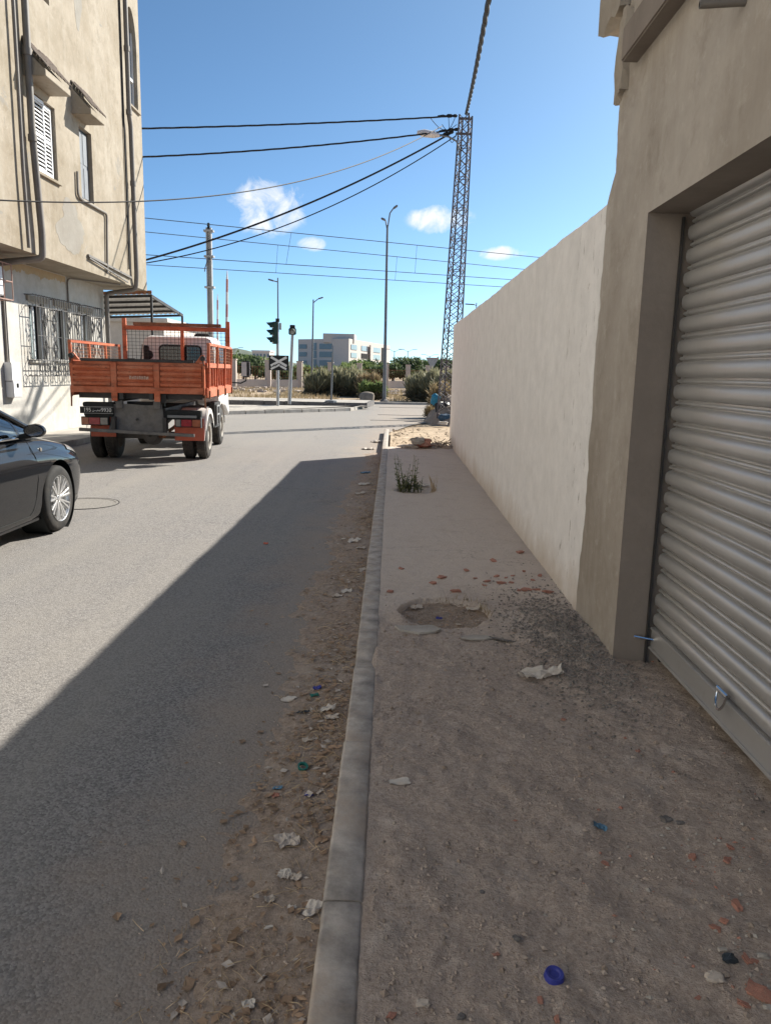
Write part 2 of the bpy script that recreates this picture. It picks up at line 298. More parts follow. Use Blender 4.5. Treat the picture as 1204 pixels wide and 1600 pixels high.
# ---------------------------------------------------------------- mesh helpers
LOCAL = set()
def thing(name, label, cat, loc=(0, 0, 0), rz=0, group=None, local=False):
    o = bpy.data.objects.new(name, None); COL.objects.link(o); o.location = loc; o.rotation_euler = (0, 0, rz); o.empty_display_size = .1
    o['label'] = label; o['category'] = cat
    if group: o['group'] = group
    if local: LOCAL.add(o.name)
    return o
def tag(o, label, cat, group=None):
    o['label'] = label; o['category'] = cat
    if group: o['group'] = group
    return o
def root(o):
    while o.parent: o = o.parent
    return o
class MB:
    def __init__(s): s.v = []; s.f = []
    def add(s, vs, fs):
        n = len(s.v); s.v += [Vector(p) for p in vs]; s.f += [tuple(i+n for i in f) for f in fs]; return s
    def box(s, x0, x1, y0, y1, z0, z1):
        return s.add([(x0, y0, z0), (x1, y0, z0), (x1, y1, z0), (x0, y1, z0), (x0, y0, z1), (x1, y0, z1), (x1, y1, z1), (x0, y1, z1)],
                     [(0, 3, 2, 1), (4, 5, 6, 7), (0, 1, 5, 4), (1, 2, 6, 5), (2, 3, 7, 6), (3, 0, 4, 7)])
    def bar(s, p, q, wd, ht=None, up=(0, 0, 1)):
        p = Vector(p); q = Vector(q); ht = wd if ht is None else ht; d = (q-p).normalized(); up = Vector(up)
        if abs(d.dot(up)) > .98: up = Vector((0, 1, 0))
        a = d.cross(up).normalized(); bb = a.cross(d)
        vs = [e+a*sx*wd/2+bb*sy*ht/2 for e in (p, q) for sx, sy in ((-1, -1), (1, -1), (1, 1), (-1, 1))]
        return s.add(vs, [(3, 2, 1, 0), (4, 5, 6, 7), (0, 1, 5, 4), (1, 2, 6, 5), (2, 3, 7, 6), (3, 0, 4, 7)])
    def tube(s, pts, r, n=8, caps=True):
        pts = [Vector(p) for p in pts]; rs = r if isinstance(r, (list, tuple)) else [r]*len(pts); rings = []; nv = len(s.v)
        up = Vector((0, 0, 1)); d0 = (pts[1]-pts[0]).normalized()
        if abs(d0.dot(up)) > .9: up = Vector((1, 0, 0))
        for i, p in enumerate(pts):
            d = (pts[min(i+1, len(pts)-1)]-pts[max(i-1, 0)])
            d = d.normalized() if d.length > 1e-9 else d0
            a = d.cross(up)
            a = a.normalized() if a.length > 1e-4 else Vector((0, 1, 0)); bb = d.cross(a); up = -bb if (-bb).dot(up) > 0 else bb
            for k in range(n):
                th = 2*math.pi*k/n; s.v.append(p+(a*math.cos(th)+bb*math.sin(th))*rs[i])
        for i in range(len(pts)-1):
            for k in range(n):
                s.f.append((nv+i*n+k, nv+i*n+(k+1) % n, nv+(i+1)*n+(k+1) % n, nv+(i+1)*n+k))
        if caps: s.f.append(tuple(nv+k for k in range(n))[::-1]); s.f.append(tuple(nv+(len(pts)-1)*n+k for k in range(n)))
        return s
    def cyl(s, p, q, r1, r2=None, n=16): return s.tube([p, q], [r1, r1 if r2 is None else r2], n)
    def lathe(s, o, axis, prof, n=24, closed=False):
        o = Vector(o); ax = Vector(axis).normalized(); a = ax.orthogonal().normalized(); bb = ax.cross(a); nv = len(s.v)
        for (r, h) in prof:
            for k in range(n):
                th = 2*math.pi*k/n; s.v.append(o+ax*h+(a*math.cos(th)+bb*math.sin(th))*r)
        m = len(prof)
        for i in range(m if closed else m-1):
            j = (i+1) % m
            for k in range(n): s.f.append((nv+i*n+k, nv+i*n+(k+1) % n, nv+j*n+(k+1) % n, nv+j*n+k))
        return s
    def prism(s, poly, off):
        off = Vector(off); poly = [Vector(p) for p in poly]; n = len(poly)
        return s.add(poly+[p+off for p in poly], [tuple(range(n))[::-1], tuple(range(n, 2*n))]+[(i, (i+1) % n, n+(i+1) % n, n+i) for i in range(n)])
    def grid(s, rows):
        nv = len(s.v); m = len(rows[0])
        for r in rows: s.v += [Vector(p) for p in r]
        for i in range(len(rows)-1):
            for j in range(m-1): s.f.append((nv+i*m+j, nv+i*m+j+1, nv+(i+1)*m+j+1, nv+(i+1)*m+j))
        return s
    def build(s, name, mat, parent=None, smooth=False, bevel=0, at=None, ang=35):
        me = bpy.data.meshes.new(name); off = Vector((0, 0, 0)); o = bpy.data.objects.new(name, me); COL.objects.link(o)
        if parent:
            o.parent = parent; rt = root(parent)
            if rt.name not in LOCAL: off = Vector(rt.location)
        elif at is not None: off = Vector(at); o.location = at
        me.from_pydata([p-off for p in s.v], [], s.f); me.validate(); me.update()
        bm = bmesh.new(); bm.from_mesh(me); bmesh.ops.recalc_face_normals(bm, faces=bm.faces)
        if bevel: bmesh.ops.bevel(bm, geom=[e for e in bm.edges if len(e.link_faces) == 2 and e.calc_face_angle(0) > .5], offset=bevel, segments=2, affect='EDGES', clamp_overlap=True)
        bm.to_mesh(me); bm.free()
        if smooth:
            for p in me.polygons: p.use_smooth = True
            me.set_sharp_from_angle(angle=R(ang))
        me.materials.append(MATS[mat]); return o
def inst(o, delta=(0, 0, 0), parent=None):
    c = o.copy(); COL.objects.link(c); c.parent = parent or o.parent; c.location = o.location+Vector(delta); return c
def copy_tree(o, parent=None):
    c = o.copy(); COL.objects.link(c); c.parent = parent
    if o.name in LOCAL: LOCAL.add(c.name)
    for ch in list(o.children): copy_tree(ch, c)
    return c
def kind(o, k): o['kind'] = k; return o
def fb(x, y, s, o=3, z=0.0): return noise.fractal(Vector((x*s, y*s, z)), 1.0, 2.1, o)
def text_mesh(name, body, size, mat, parent, origin, ux, uz, sx=1.0):
    cu = bpy.data.curves.new(name, 'FONT'); cu.body = body; cu.size = size; cu.extrude = .0015; cu.align_x = 'CENTER'; cu.align_y = 'CENTER'
    o = bpy.data.objects.new(name, cu); COL.objects.link(o); dg = bpy.context.evaluated_depsgraph_get()
    me = bpy.data.meshes.new_from_object(o.evaluated_get(dg)); bpy.data.objects.remove(o); me.materials.clear(); me.materials.append(MATS[mat])
    ux = Vector(ux); uz = Vector(uz); un = ux.cross(uz)
    for vv in me.vertices: c = vv.co.copy(); vv.co = Vector(origin)+ux*c.x*sx+uz*c.y+un*c.z
    o = bpy.data.objects.new(name, me); COL.objects.link(o); o.parent = parent; return o
def wall_holes(mb, x, y0, y1, z0, z1, holes, depth, sub=0):
    """wall sheet in the plane X=x with rectangular openings (ya, yb, za, zb), their reveals running to x+depth"""
    ys = sorted({y0, y1, *[h[0] for h in holes], *[h[1] for h in holes]}); zs = sorted({z0, z1, *[h[2] for h in holes], *[h[3] for h in holes]})
    for i in range(len(ys)-1):
        for j in range(len(zs)-1):
            cy = (ys[i]+ys[i+1])/2; cz = (zs[j]+zs[j+1])/2
            if any(h[0] < cy < h[1] and h[2] < cz < h[3] for h in holes): continue
            mb.add([(x, ys[i], zs[j]), (x, ys[i+1], zs[j]), (x, ys[i+1], zs[j+1]), (x, ys[i], zs[j+1])], [(0, 1, 2, 3)])
    for a, bb, c, d in holes:
        mb.add([(x, a, c), (x, bb, c), (x, bb, d), (x, a, d), (x+depth, a, c), (x+depth, bb, c), (x+depth, bb, d), (x+depth, a, d)], [(0, 1, 5, 4), (1, 2, 6, 5), (2, 3, 7, 6), (3, 0, 4, 7)])

# ================================================================ SETTING
mb = MB(); mb.add([(-2500, -300, -.035), (2500, -300, -.035), (2500, 4000, -.035), (-2500, 4000, -.035)], [(0, 1, 2, 3)])
kind(mb.build('ground', 'dry_ground'), 'structure')
KX0, KX1, WX = -.172, -.052, 1.25          # kerb, garden wall plane
# road: street + crossing
mb = MB()
mb.add([(-6.70, -14, 0), (-.17, -14, 0), (-.17, 21.2, 0), (-6.70, 21.2, 0)], [(0, 1, 2, 3)])
e1 = pZ(640, 665, 0); e2 = pZ(690, 656, 0)
mb.add([(-60, 21.2, 0), (-6.7, 21.2, 0), (-.17, 21.2, 0), (e1.x, e1.y, 0), (e2.x, e2.y, 0), (9, 27.5, 0), (60, 27.5, 0), (60, 44.5, 0), (-60, 44.5, 0)], [tuple(range(9))])
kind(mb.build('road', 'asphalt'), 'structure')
# far verge sheet on the right (sunlit sand) z~.1
def sand_z(x, y): return .085+.03*fb(x, y, .9, 4)+.012*fb(x, y, 6, 3)
mb = MB(); rows = []
for i in range(61):
    tt = i/60; row = []
    for j in range(81):
        u = (j/80)**2.2; x = -.06+u*24
        y0 = 15.9; y1 = 21.25 if x < .2 else 21.25+(min(x, 3)-.2)*1.25+max(0, x-3)*.12
        y = y0+(y1-y0)*tt; z = sand_z(x, y)
        if tt > .93: z = .085-(tt-.93)/.07*.13
        row.append((x, y, z))
    rows.append(row)
mb.grid(rows); kind(mb.build('sandy_verge', 'sand', smooth=True), 'structure')

# pavement: broken concrete with trodden earth over it
PIT = (.365, 4.82, .30)
def pav_z(x, y):
    near = max(0., min(1., (6.2-y)/2.2))
    z = .12+.004*fb(x, y, 1.3, 3)+(.0035+.012*near)*fb(x, y, 5.5, 5)+.0065*near*fb(x, y, 20, 4, 3.0)
    d = math.hypot(x-PIT[0], (y-PIT[1]))+.010*fb(x, y, 7, 2)
    if d < PIT[2]: z = .118-.06*min(1, (PIT[2]-d)/.016)+.006*fb(x, y, 14, 4)
    elif d < PIT[2]+.10 and y > PIT[1]-.2: z += .014*(1-(d-PIT[2])/.10)
    d2 = math.hypot((x-.33), (y-10.1)*.9)+.04*fb(x, y, 6, 2)
    if d2 < .27: z -= .04*min(1, (.27-d2)/.03)
    gx = math.hypot((x-1.02)/.34, (y-4.35)/.85)
    if gx < 1: z += .035*(1-gx*gx)*(1+.6*fb(x, y, 9, 3))
    kx = KX1-.0034*(y-1.6)
    if x < kx+.02: z = .1185+.0035*fb(x, y, 9, 4)-max(0, kx-.006-x)*1.5
    return z
mb = MB(); rows = []
ys = []; y = -3.0
while y < 16.2: ys.append(y); y += .06 if y < .9 else .014 if y < 5.6 else .03 if y < 9 else .07
xs = [-.11+i*.0145 for i in range(int(1.69/.0145)+1)]
for y in ys: rows.append([(x, y, pav_z(x, y)) for x in xs])
mb.grid(rows); kind(mb.build('pavement', 'pavement_concrete', smooth=True, ang=80), 'structure')
mb = MB(); mb.box(-.05, 5, -14, -3, -.02, .115); kind(mb.build('pavement_behind', 'dirt'), 'structure')

mb = MB(); mb.grid([[(PIT[0]+.31*i/14, PIT[1]+.31*j/14, .076+.03*max(0, math.hypot(i, j)/14-.45)+.018*fb(i, j, .3, 4)) for i in range(-14, 15)] for j in range(-14, 15)]); kind(mb.build('pit_soil', 'dirt', smooth=True), 'structure')
# kerb: stones of about a metre, worn, the joints open
kb = bpy.data.objects.new('kerb', None); COL.objects.link(kb); kb['kind'] = 'structure'
y = -4.0; k = 0; rk = random.Random(11)
JO = [1.02, 2.02, 3.02, 3.86, 4.75, 5.72, 6.75, 7.75, 8.75, 9.72, 10.75, 11.75, 12.7, 13.7, 14.7, 15.7, 16.7, 17.8, 19, 20.1, 21.2]
edges = [-4, -3, -2, -1, 0]+JO
for a, bb in zip(edges[:-1], edges[1:]):
    mb = MB(); dx0 = rk.uniform(-.003, .003); dz = rk.uniform(-.0025, .0025); n = 70; rows = []
    for i in range(n+1):
        yy = a+.0025+(bb-a-.005)*i/n; q = .0015*fb(yy, k, 2, 3)+.0022*fb(yy, k+3, 26, 4); q2 = .0015*fb(yy, 5+k, 3, 4)+.0025*fb(yy, k+3, 24, 4); end = .004 if i in (0, n) else 0; dx = dx0-.0034*(yy-1.6)+(.028 if False else 0)
        if abs(yy-4.0) < .16: end = .03*(1-abs(yy-4.0)/.16)+.01
        zt = .123+dz-end+.0015*fb(yy, 9, 7, 3)
        rows.append([(KX0+dx+q*.4, yy, -.06), (KX0+dx+q, yy, zt-.016), (KX0+dx+.004+q, yy, zt-.004), (KX0+dx+.013+q, yy, zt), ((KX0+KX1)/2+dx, yy, zt+.001+.002*fb(yy, 3, 20, 2)), (KX1+dx-.010+q2, yy, zt), (KX1+dx-.001+q2, yy, zt-.008), (KX1+dx+q2, yy, .05)])
    mb.grid(rows); mb.f.append(tuple(range(8))); mb.f.append(tuple(n*8+j for j in range(8)))
    mb.build('kerb_stone', 'kerb_concrete', kb, smooth=True, ang=50); k += 1

# gutter dirt: a feathered drift against the kerb
def gut_h(x, y):
    wd = .46+.16*fb(y, 2, .8, 3)+(.10 if y > 5 else 0)-max(0, (y-9))*.018
    t_ = (KX0+.01-x)/max(.2, wd)
    return .05*(1-t_)-.008+.012*fb(x, y, 6, 4)+.006*fb(x, y, 24, 3)
mb = MB(); rows = []; y = .6
while y < 15.8:
    rows.append([(KX0+.012-i*.016, y, max(-.02, gut_h(KX0+.012-i*.016, y))) for i in range(64)]); y += .016 if y < 5 else .035 if y < 9 else .08
mb.grid(rows); kind(mb.build('gutter_dirt', 'dirt', smooth=True, ang=80), 'structure')

# opposite pavement
ok = bpy.data.objects.new('opposite_kerb', None); COL.objects.link(ok); ok['kind'] = 'structure'
for i in range(26):
    mb = MB(); mb.box(-6.82, -6.68+rk.uniform(-.01, .01), -4+i+.008, -3+i-.008, -.05, .125+rk.uniform(-.006, .006)); mb.build('kerb_stone', 'kerb_far', ok, bevel=.012)
mb = MB(); rows = [[(-8.3+j*.15, -4+i*.26, .12+.006*fb(j, i, .6, 3)) for j in range(11)] for i in range(101)]
mb.grid(rows); kind(mb.build('opposite_pavement', 'kerb_far', smooth=True), 'structure')

# islands at the crossing
def kerbed(name, front, depth_pts, z, seg, mk, mt):
    e = bpy.data.objects.new(name, None); COL.objects.link(e); e['kind'] = 'structure'
    top = MB(); poly = [Vector((p[0], p[1], z-.006)) for p in front+depth_pts]; top.add(poly, [tuple(range(len(poly)))]); top.build('island_top', mt, e)
    pts = [Vector((p[0], p[1], 0)) for p in front]
    for a, bb in zip(pts[:-1], pts[1:]):
        L = (bb-a).length; n = max(1, round(L/seg)); d = (bb-a)/n
        for i in range(n):
            p = a+d*i+d.normalized()*.012; q = a+d*(i+1)-d.normalized()*.012; mm = MB()
            up = Vector((0, 0, (z-.05)/2)); mm.bar(p+up+Vector((0, 0, rk.uniform(-.012, .008))), q+up+Vector((0, 0, rk.uniform(-.012, .008))), .14, z+.05); mm.build('kerb_stone', mk, e, bevel=.015)
A0 = pZ(350, 648, 0); A1 = pZ(470, 644.5, 0); A2 = pZ(545, 642, 0); A3 = pZ(566, 638, 0)
kerbed('traffic_island', [(-9, 26.5), A0[:2], A1[:2], A2[:2], A3[:2]], [(-.9, 35.2), (-9, 33)], .13, 1.0, 'kerb_far', 'kerb_far')
B0 = pZ(350, 632.5, 0); B1 = pZ(571, 637.5, 0)
kerbed('railway_platform_edge', [(-8.8, B0.y-.2), B0[:2], B1[:2], (B1.x+.25, B1.y+3.6)], [(-8.8, 40)], .24, 1.0, 'kerb_dark', 'kerb_far')
# rails let into the asphalt
for p0, p1 in (((592, 636.5), (672, 638)), ((590, 648), (668, 650)), ((578, 656.5), (660, 658))):
    a = pZ(*p0, 0); bb = pZ(*p1, 0); d = (bb-a).normalized(); mm = MB(); mm.bar(a+Vector((0, 0, .004)), a+d*26+Vector((0, 0, .004)), .09, .012); o = mm.build('sunken_rail', 'iron_grey'); kind(o, 'structure')
# far road kerb
mm = MB(); a = pZ(560, 631, 0); bb = pZ(690, 633, 0); d = (bb-a).normalized(); mm.bar(a-d*30, a+d*60, .25, .24); kind(mm.build('far_kerb', 'kerb_far'), 'structure')
# manhole ring in the street
mc = pZ(132, 787, 0); mm = MB(); mm.lathe((mc.x, mc.y, -.003), (0, 0, 1), [(.40, 0), (.40, .008), (.365, .008), (.365, .004), (.02, .005)], 40)
mo = thing('manhole_cover', 'round dusty manhole cover sunk in the sunlit street ahead of black car', 'manhole', mc)
mm.build('cover', 'manhole_dust', mo); mm = MB(); mm.lathe((mc.x, mc.y, 0), (0, 0, 1), [(.412, -.02), (.412, .0075), (.402, .0075), (.402, -.02)], 40); mm.build('rim', 'dark_steel', mo)

# ================================================================ GARAGE BUILDING (near the camera)
GZ = 7.2; GY0, GY1 = -7.0, 4.78
DX = 1.43; DY0, DY1, DZ0, DZ1 = .55, 4.04, .12, 2.485
gb = thing('garage_building', 'raw grey cement garage building with a closed metal roller shutter', 'building', (2.5, 1, 0))
# facade with opening; the far edge is ragged render lapping over the painted wall
mb = MB(); nz_ = 200; ed = []
for i in range(nz_+1):
    z = .05+(GZ-.05)*i/nz_
    e_ = GY1+.07*fb(z, 1, 1.3, 4)+.03*fb(z, 4, 6, 4)+(.10 if z < 2.72 else 0)*(1-.25*abs(z-1.2))
    if z > 2.72: e_ = 4.72+.03*fb(z, 1, 2, 4)+.02*fb(z, 8, 9, 3)+.12*max(0, 1-(z-2.72)/.12)
    ed.append((z, e_))
mb.grid([[(WX, DY1, z), (WX-.004*fb(z, 2, 3, 3), (DY1+e_)/2, z), (WX, e_, z), (WX+.03, e_+.006, z)] for z, e_ in ed])
mb.add([(WX, DY0, DZ1), (WX, DY1, DZ1), (WX, DY1, GZ), (WX, DY0, GZ)], [(0, 1, 2, 3)])
mb.add([(WX, GY0, .0), (WX, DY0, .0), (WX, DY0, GZ), (WX, GY0, GZ)], [(0, 1, 2, 3)])
mb.build('facade', 'cement_render', gb, smooth=True)
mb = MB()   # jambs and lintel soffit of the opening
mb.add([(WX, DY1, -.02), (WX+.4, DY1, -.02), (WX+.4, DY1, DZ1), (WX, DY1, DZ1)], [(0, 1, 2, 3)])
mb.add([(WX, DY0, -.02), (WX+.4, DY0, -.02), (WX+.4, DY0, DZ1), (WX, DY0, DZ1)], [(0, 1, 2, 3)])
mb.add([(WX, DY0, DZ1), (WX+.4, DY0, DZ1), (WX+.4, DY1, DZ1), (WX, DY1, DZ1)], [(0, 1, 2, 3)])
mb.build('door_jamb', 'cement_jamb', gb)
mb = MB()   # rest of the shell: end wall, back, roof
mb.add([(WX+.03, 4.74, 0), (9, 4.74, 0), (9, 4.74, GZ), (WX+.03, 4.74, GZ)], [(0, 1, 2, 3)])
mb.add([(9, GY0, 0), (9, 4.74, 0), (9, 4.74, GZ), (9, GY0, GZ)], [(0, 1, 2, 3)])
mb.add([(WX, GY0, 0), (9, GY0, 0), (9, GY0, GZ), (WX, GY0, GZ)], [(0, 1, 2, 3)])
mb.add([(WX, GY0, GZ), (9, GY0, GZ), (9, 4.74, GZ), (WX, 4.74, GZ)], [(0, 1, 2, 3)])
mb.build('wall', 'cement_render', gb)
# string course
zl = pX(978, 92, WX-.07).z; yl = pX(974, 90, WX-.07).y
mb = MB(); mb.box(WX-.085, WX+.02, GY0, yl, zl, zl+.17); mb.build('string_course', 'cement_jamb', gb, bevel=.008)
# broken concrete stub at the corner above
bt = pX(950, 50, WX)
def chunk(mb, c, s, seed, sub=2, amt=.25, rd=0.):
    bm = bmesh.new(); bmesh.ops.create_cube(bm, size=1); bmesh.ops.subdivide_edges(bm, edges=bm.edges[:], cuts=sub, use_grid_fill=True)
    for vv in bm.verts:
        n_ = noise.noise_vector(vv.co*1.7+Vector((seed*3.1, seed*1.7, seed)))*amt+noise.noise_vector(vv.co*4+Vector((seed, 0, 0)))*amt*.5
        vv.co = vv.co*(1-rd)+vv.co.normalized()*.56*rd+n_
    bm.verts.index_update(); mb.add([Vector(c)+Vector((vv.co.x*s[0], vv.co.y*s[1], vv.co.z*s[2])) for vv in bm.verts], [[vv.index for vv in f.verts] for f in bm.faces]); bm.free()
q1 = pX(940, 20, WX); mb = MB(); chunk(mb, (WX+.12, 4.88, bt.z+.62), (.36, .46, 1.25), 3, 6, .085); mb.build('broken_slab', 'old_concrete', gb)
mb = MB(); q2 = pX(968, 92, WX); chunk(mb, (WX+.05, 4.66, q2.z-.02), (.16, .20, .42), 5, 5, .15); mb.build('broken_render', 'old_concrete', gb)
# pipe stub
pp = pX(1092, 7, WX-.16); mb = MB(); mb.lathe((pp.x, pp.y, pp.z), (1, -.12, .02), [(.010, .0), (.015, 0), (.015, .30), (.010, .30)], 14); mb.build('drain_pipe', 'pvc_grey', gb, smooth=True)
# roller shutter
SL = .112; nsl = 22; zb = .335
rs = MB(); rs.box(DX+.055, DX+.07, DY0, DY1, .2, DZ1+.02); sh = rs.build('roller_shutter', 'dark_steel', gb)
prof = [(0, .0), (.016, .003), (.026, .012), (.031, .030), (.031, .052), (.026, .066), (.014, .074), (.0, .077), (.0, .082), (.011, .085), (.016, .090), (.016, .096), (.011, .101), (.0, .104), (.0, .108), (0, .112)]
slv = []
for vr in range(4):   # four slightly different, dented slats shared round the curtain
    mb = MB(); nsg = 44; rows = []
    for i in range(nsg+1):
        yy = DY0+.02+(DY1-.055-DY0)*i/nsg; dn = .0022*fb(yy, vr*3.7, 2.3, 3)-.004*max(0, fb(yy, vr*5.1, 1.5, 2)-.35); rows.append([(DX+.045-a+dn*(1 if a > .01 else .4), yy, zb+h_+.0012*fb(yy, vr, 1.7, 2)) for a, h_ in prof])
    mb.grid(rows); mb.add(rows[-1]+[(DX+.06, DY1-.035, zb+.112), (DX+.06, DY1-.035, zb)], [tuple(range(18))])
    slv.append(mb.build('slat', 'shutter_metal', sh, smooth=True, ang=60))
    if vr: slv[-1].location.z += SL*vr
for i in range(4, nsl):
    if zb+SL*(i+.1) < DZ1:
        c_ = slv[(i*7+i//3) % 4].copy(); COL.objects.link(c_); c_.parent = sh; c_.location = (rk.uniform(-.003, .003), rk.uniform(-.008, .008), SL*i)
mb = MB(); mb.box(DX+.012, DX+.05, DY0+.02, DY1-.03, .205, .332); mb.box(DX+.002, DX+.012, DY0+.02, DY1-.03, .205, .222); mb.box(DX+.004, DX+.012, DY0+.02, DY1-.03, .318, .332); mb.build('bottom_bar', 'shutter_metal', sh, bevel=.003)
mb = MB(); mb.box(DX-.01, DX+.0, DY1-.024, DY1-.003, .12, DZ1-.02); mb.box(DX+.07, DX+.08, DY1-.024, DY1-.003, .12, DZ1-.02); mb.build('guide_rail', 'dark_steel', sh)
rp = pX(1133, 1082, DX-.005); rg = MB(); R0 = .052
rg.tube([(rp.x-.012, rp.y+.05, rp.z+.0), (rp.x-.012, rp.y-.05, rp.z)], .011, 10)
rg.tube([(rp.x-.016-.012*math.sin(math.pi*i/14), rp.y+.045*math.cos(math.pi*i/14), rp.z-.075*math.sin(math.pi*i/14)) for i in range(15)], .0055, 8)
rg.build('ring_handle', 'chrome', sh, smooth=True)
lp = pX(988, 1001, DX-.02); lq = pX(1014, 1004, DX+.03); mb = MB(); mb.tube([(WX+.10, DY1-.03, .275), (WX+.205, DY1-.07, .268)], .008, 8); mb.build('lock_bolt', 'chrome', sh, smooth=True)

# ================================================================ PAINTED GARDEN WALL
bw = thing('boundary_wall', 'tall plain off white plastered boundary wall running along pavement', 'wall', (WX, 11, 0))
mb = MB(); rows = []
n = 240
for i in range(n+1):
    y = 4.55+(16.95-4.55)*i/n; top = 2.70+.016*fb(y, 3, .5, 3)+.010*fb(y, 5, 4, 4)-.03*max(0, fb(y, 8, 2.5, 4)-.45)
    row = []
    for j in range(25):
        z = (top)*j/24; row.append((WX+.008+.006*fb(y, z, .9, 3), y, z))
    row += [(WX+.008+.014, y, top+.01), (WX+.20, y, top+.012), (WX+.21, y, top), (WX+.21, y, 0)]
    rows.append(row)
mb.grid(rows); nn = len(rows[0]); mb.f.append(tuple(n*nn+j for j in range(nn)))
mb.build('wall', 'white_plaster', bw, smooth=True, ang=40)
# ================================================================ LEFT APARTMENT BUILDING
UX, LX = -7.10, -8.05; UZ = 3.80
ab = thing('apartment_building', 'old cream plaster apartment block with overhanging upper floors and grey drainpipes', 'building', (-12, 14, 0))
w1 = (15.75, 16.80, 5.42, 6.84); w2 = (18.02, 18.72, 5.36, 6.90); w3 = (21.36, 22.18, 8.45, 10.86)
lw = [(17.15, 17.95, 1.78, 3.02), (18.47, 19.22, 1.80, 3.02), (19.92, 20.62, 1.82, 3.0)]
mb = MB(); holes = [w1, w2, w3, (10.5, 11.5, 5.42, 6.84), (7.5, 8.5, 5.42, 6.84), (10.5, 11.5, 8.6, 10), (15.75, 16.8, 8.75, 10.1)]
wall_holes(mb, UX, 2, 22.42, UZ, 12.3, holes, -.24)
for a, bb, c_, d_ in holes[3:]: mb.add([(UX-.2, a, c_), (UX-.2, bb, c_), (UX-.2, bb, d_), (UX-.2, a, d_)], [(0, 1, 2, 3)])
mb.add([(UX, 2, UZ), (UX, 22.42, UZ), (-17, 22.42, UZ), (-17, 2, UZ)], [(0, 1, 2, 3)])
mb.add([(UX, 22.42, UZ), (-17, 22.42, UZ), (-17, 22.42, 12.3), (UX, 22.42, 12.3)], [(0, 1, 2, 3)])
mb.add([(UX, 2, UZ), (-17, 2, UZ), (-17, 2, 12.3), (UX, 2, 12.3)], [(0, 1, 2, 3)])
mb.add([(UX, 2, 12.3), (-17, 2, 12.3), (-17, 22.42, 12.3), (UX, 22.42, 12.3)], [(0, 1, 2, 3)])
mb.build('upper_wall', 'cream_plaster', ab)
mb = MB(); mb.box(-17.2, UX+.22, 1.8, 22.6, 12.0, 12.25); mb.build('roof_cornice', 'cream_plaster', ab)
mb = MB(); wall_holes(mb, LX, 2, 21.62, 0, UZ, lw, -.22)
mb.add([(LX, 21.62, 0), (-17, 21.62, 0), (-17, 21.62, UZ), (LX, 21.62, UZ)], [(0, 1, 2, 3)]); mb.add([(LX, 2, 0), (-17, 2, 0), (-17, 2, UZ), (LX, 2, UZ)], [(0, 1, 2, 3)])
mb.build('lower_wall', 'white_lower', ab)
# shuttered windows
def louvre(parent, x, y0, y1, z0, z1, mat):
    fr = MB(); t_ = .045
    fr.box(x-.02, x+.02, y0, y0+t_, z0, z1); fr.box(x-.02, x+.02, y1-t_, y1, z0, z1)
    for zz in (z0, (z0+z1)/2-.03, z1-.06): fr.box(x-.019, x+.019, y0+t_, y1-t_, zz, zz+.06)
    o = fr.build('shutter', mat, parent); s0 = MB(); s0.bar((x, y0+t_, z0+.085), (x, y1-t_, z0+.085), .055, .012, up=(.8, 0, .6)); a = s0.build('slat', mat, o); zz = z0+.085+.075
    while zz < z1-.08:
        if abs(zz-(z0+z1)/2) > .04: inst(a, (0, 0, zz-z0-.085))
        zz += .075
    return o
def win(hole, mat_s, name='window', dep=.10, leaf=(0, .5, 1)):
    a, bb, c_, d_ = hole; m = MB(); m.box(UX-.235, UX-.225, a, bb, c_, d_); o = m.build(name, 'dark_room', ab)
    f_ = MB(); f_.box(UX-.16, UX-.10, a, a+.05, c_, d_); f_.box(UX-.16, UX-.10, bb-.05, bb, c_, d_); f_.box(UX-.16, UX-.10, a+.05, bb-.05, d_-.05, d_); f_.box(UX-.16, UX-.10, a+.05, bb-.05, c_, c_+.05); f_.build('frame', mat_s, o)
    s_ = MB(); s_.box(UX-.10, UX+.06, a-.06, bb+.06, c_-.07, c_-.012); s_.build('sill', 'cream_plaster', o, bevel=.006)
    return o
win(w1, 'white_paint'); win(w2, 'shaded_grey'); o3 = win(w3, 'white_paint')
louvre(ab, UX-.03, w1[0]+.02, w1[0]+.56, w1[2]+.02, w1[3]-.03, 'white_paint'); louvre(ab, UX-.085, w1[0]+.57, w1[1]-.05, w1[2]+.02, w1[3]-.03, 'white_paint')
for a, bb in ((w2[0]+.02, w2[0]+.35), (w2[0]+.36, w2[1]-.02)):
    m = MB(); m.box(UX-.13, UX-.10, a, bb, w2[2]+.02, w2[3]-.02); m.box(UX-.10, UX-.09, a+.05, bb-.05, w2[2]+.08, (w2[2]+w2[3])/2-.04); m.box(UX-.10, UX-.09, a+.05, bb-.05, (w2[2]+w2[3])/2+.04, w2[3]-.08); m.build('shutter', 'shaded_grey', ab)
# arched niche over the stair window: raised plaster arch round a recessed panel
m = MB(); yc = (w3[0]+w3[1])/2; ra = (w3[1]-w3[0])/2
zs_ = 9.95; ht_ = w3[3]-zs_
for sd in (-1, 1):
    m.prism([(UX, yc+sd*ra, w3[3])]+[(UX, yc+sd*ra*math.cos(math.pi/2*i/10), zs_+ht_*math.sin(math.pi/2*i/10)) for i in range(11)], (-.22, 0, 0))
m.build('arch_spandrel', 'cream_plaster', ab)
m = MB(); m.box(UX-.14, UX-.09, w3[0]+.05, w3[1]-.05, 9.15, 9.22); m.build('transom', 'white_paint', o3)
m = MB(); m.box(UX-.15, UX-.14, w3[0]+.05, w3[1]-.05, w3[2]+.05, w3[3]-.05); m.build('pane', 'glass_blue', o3)
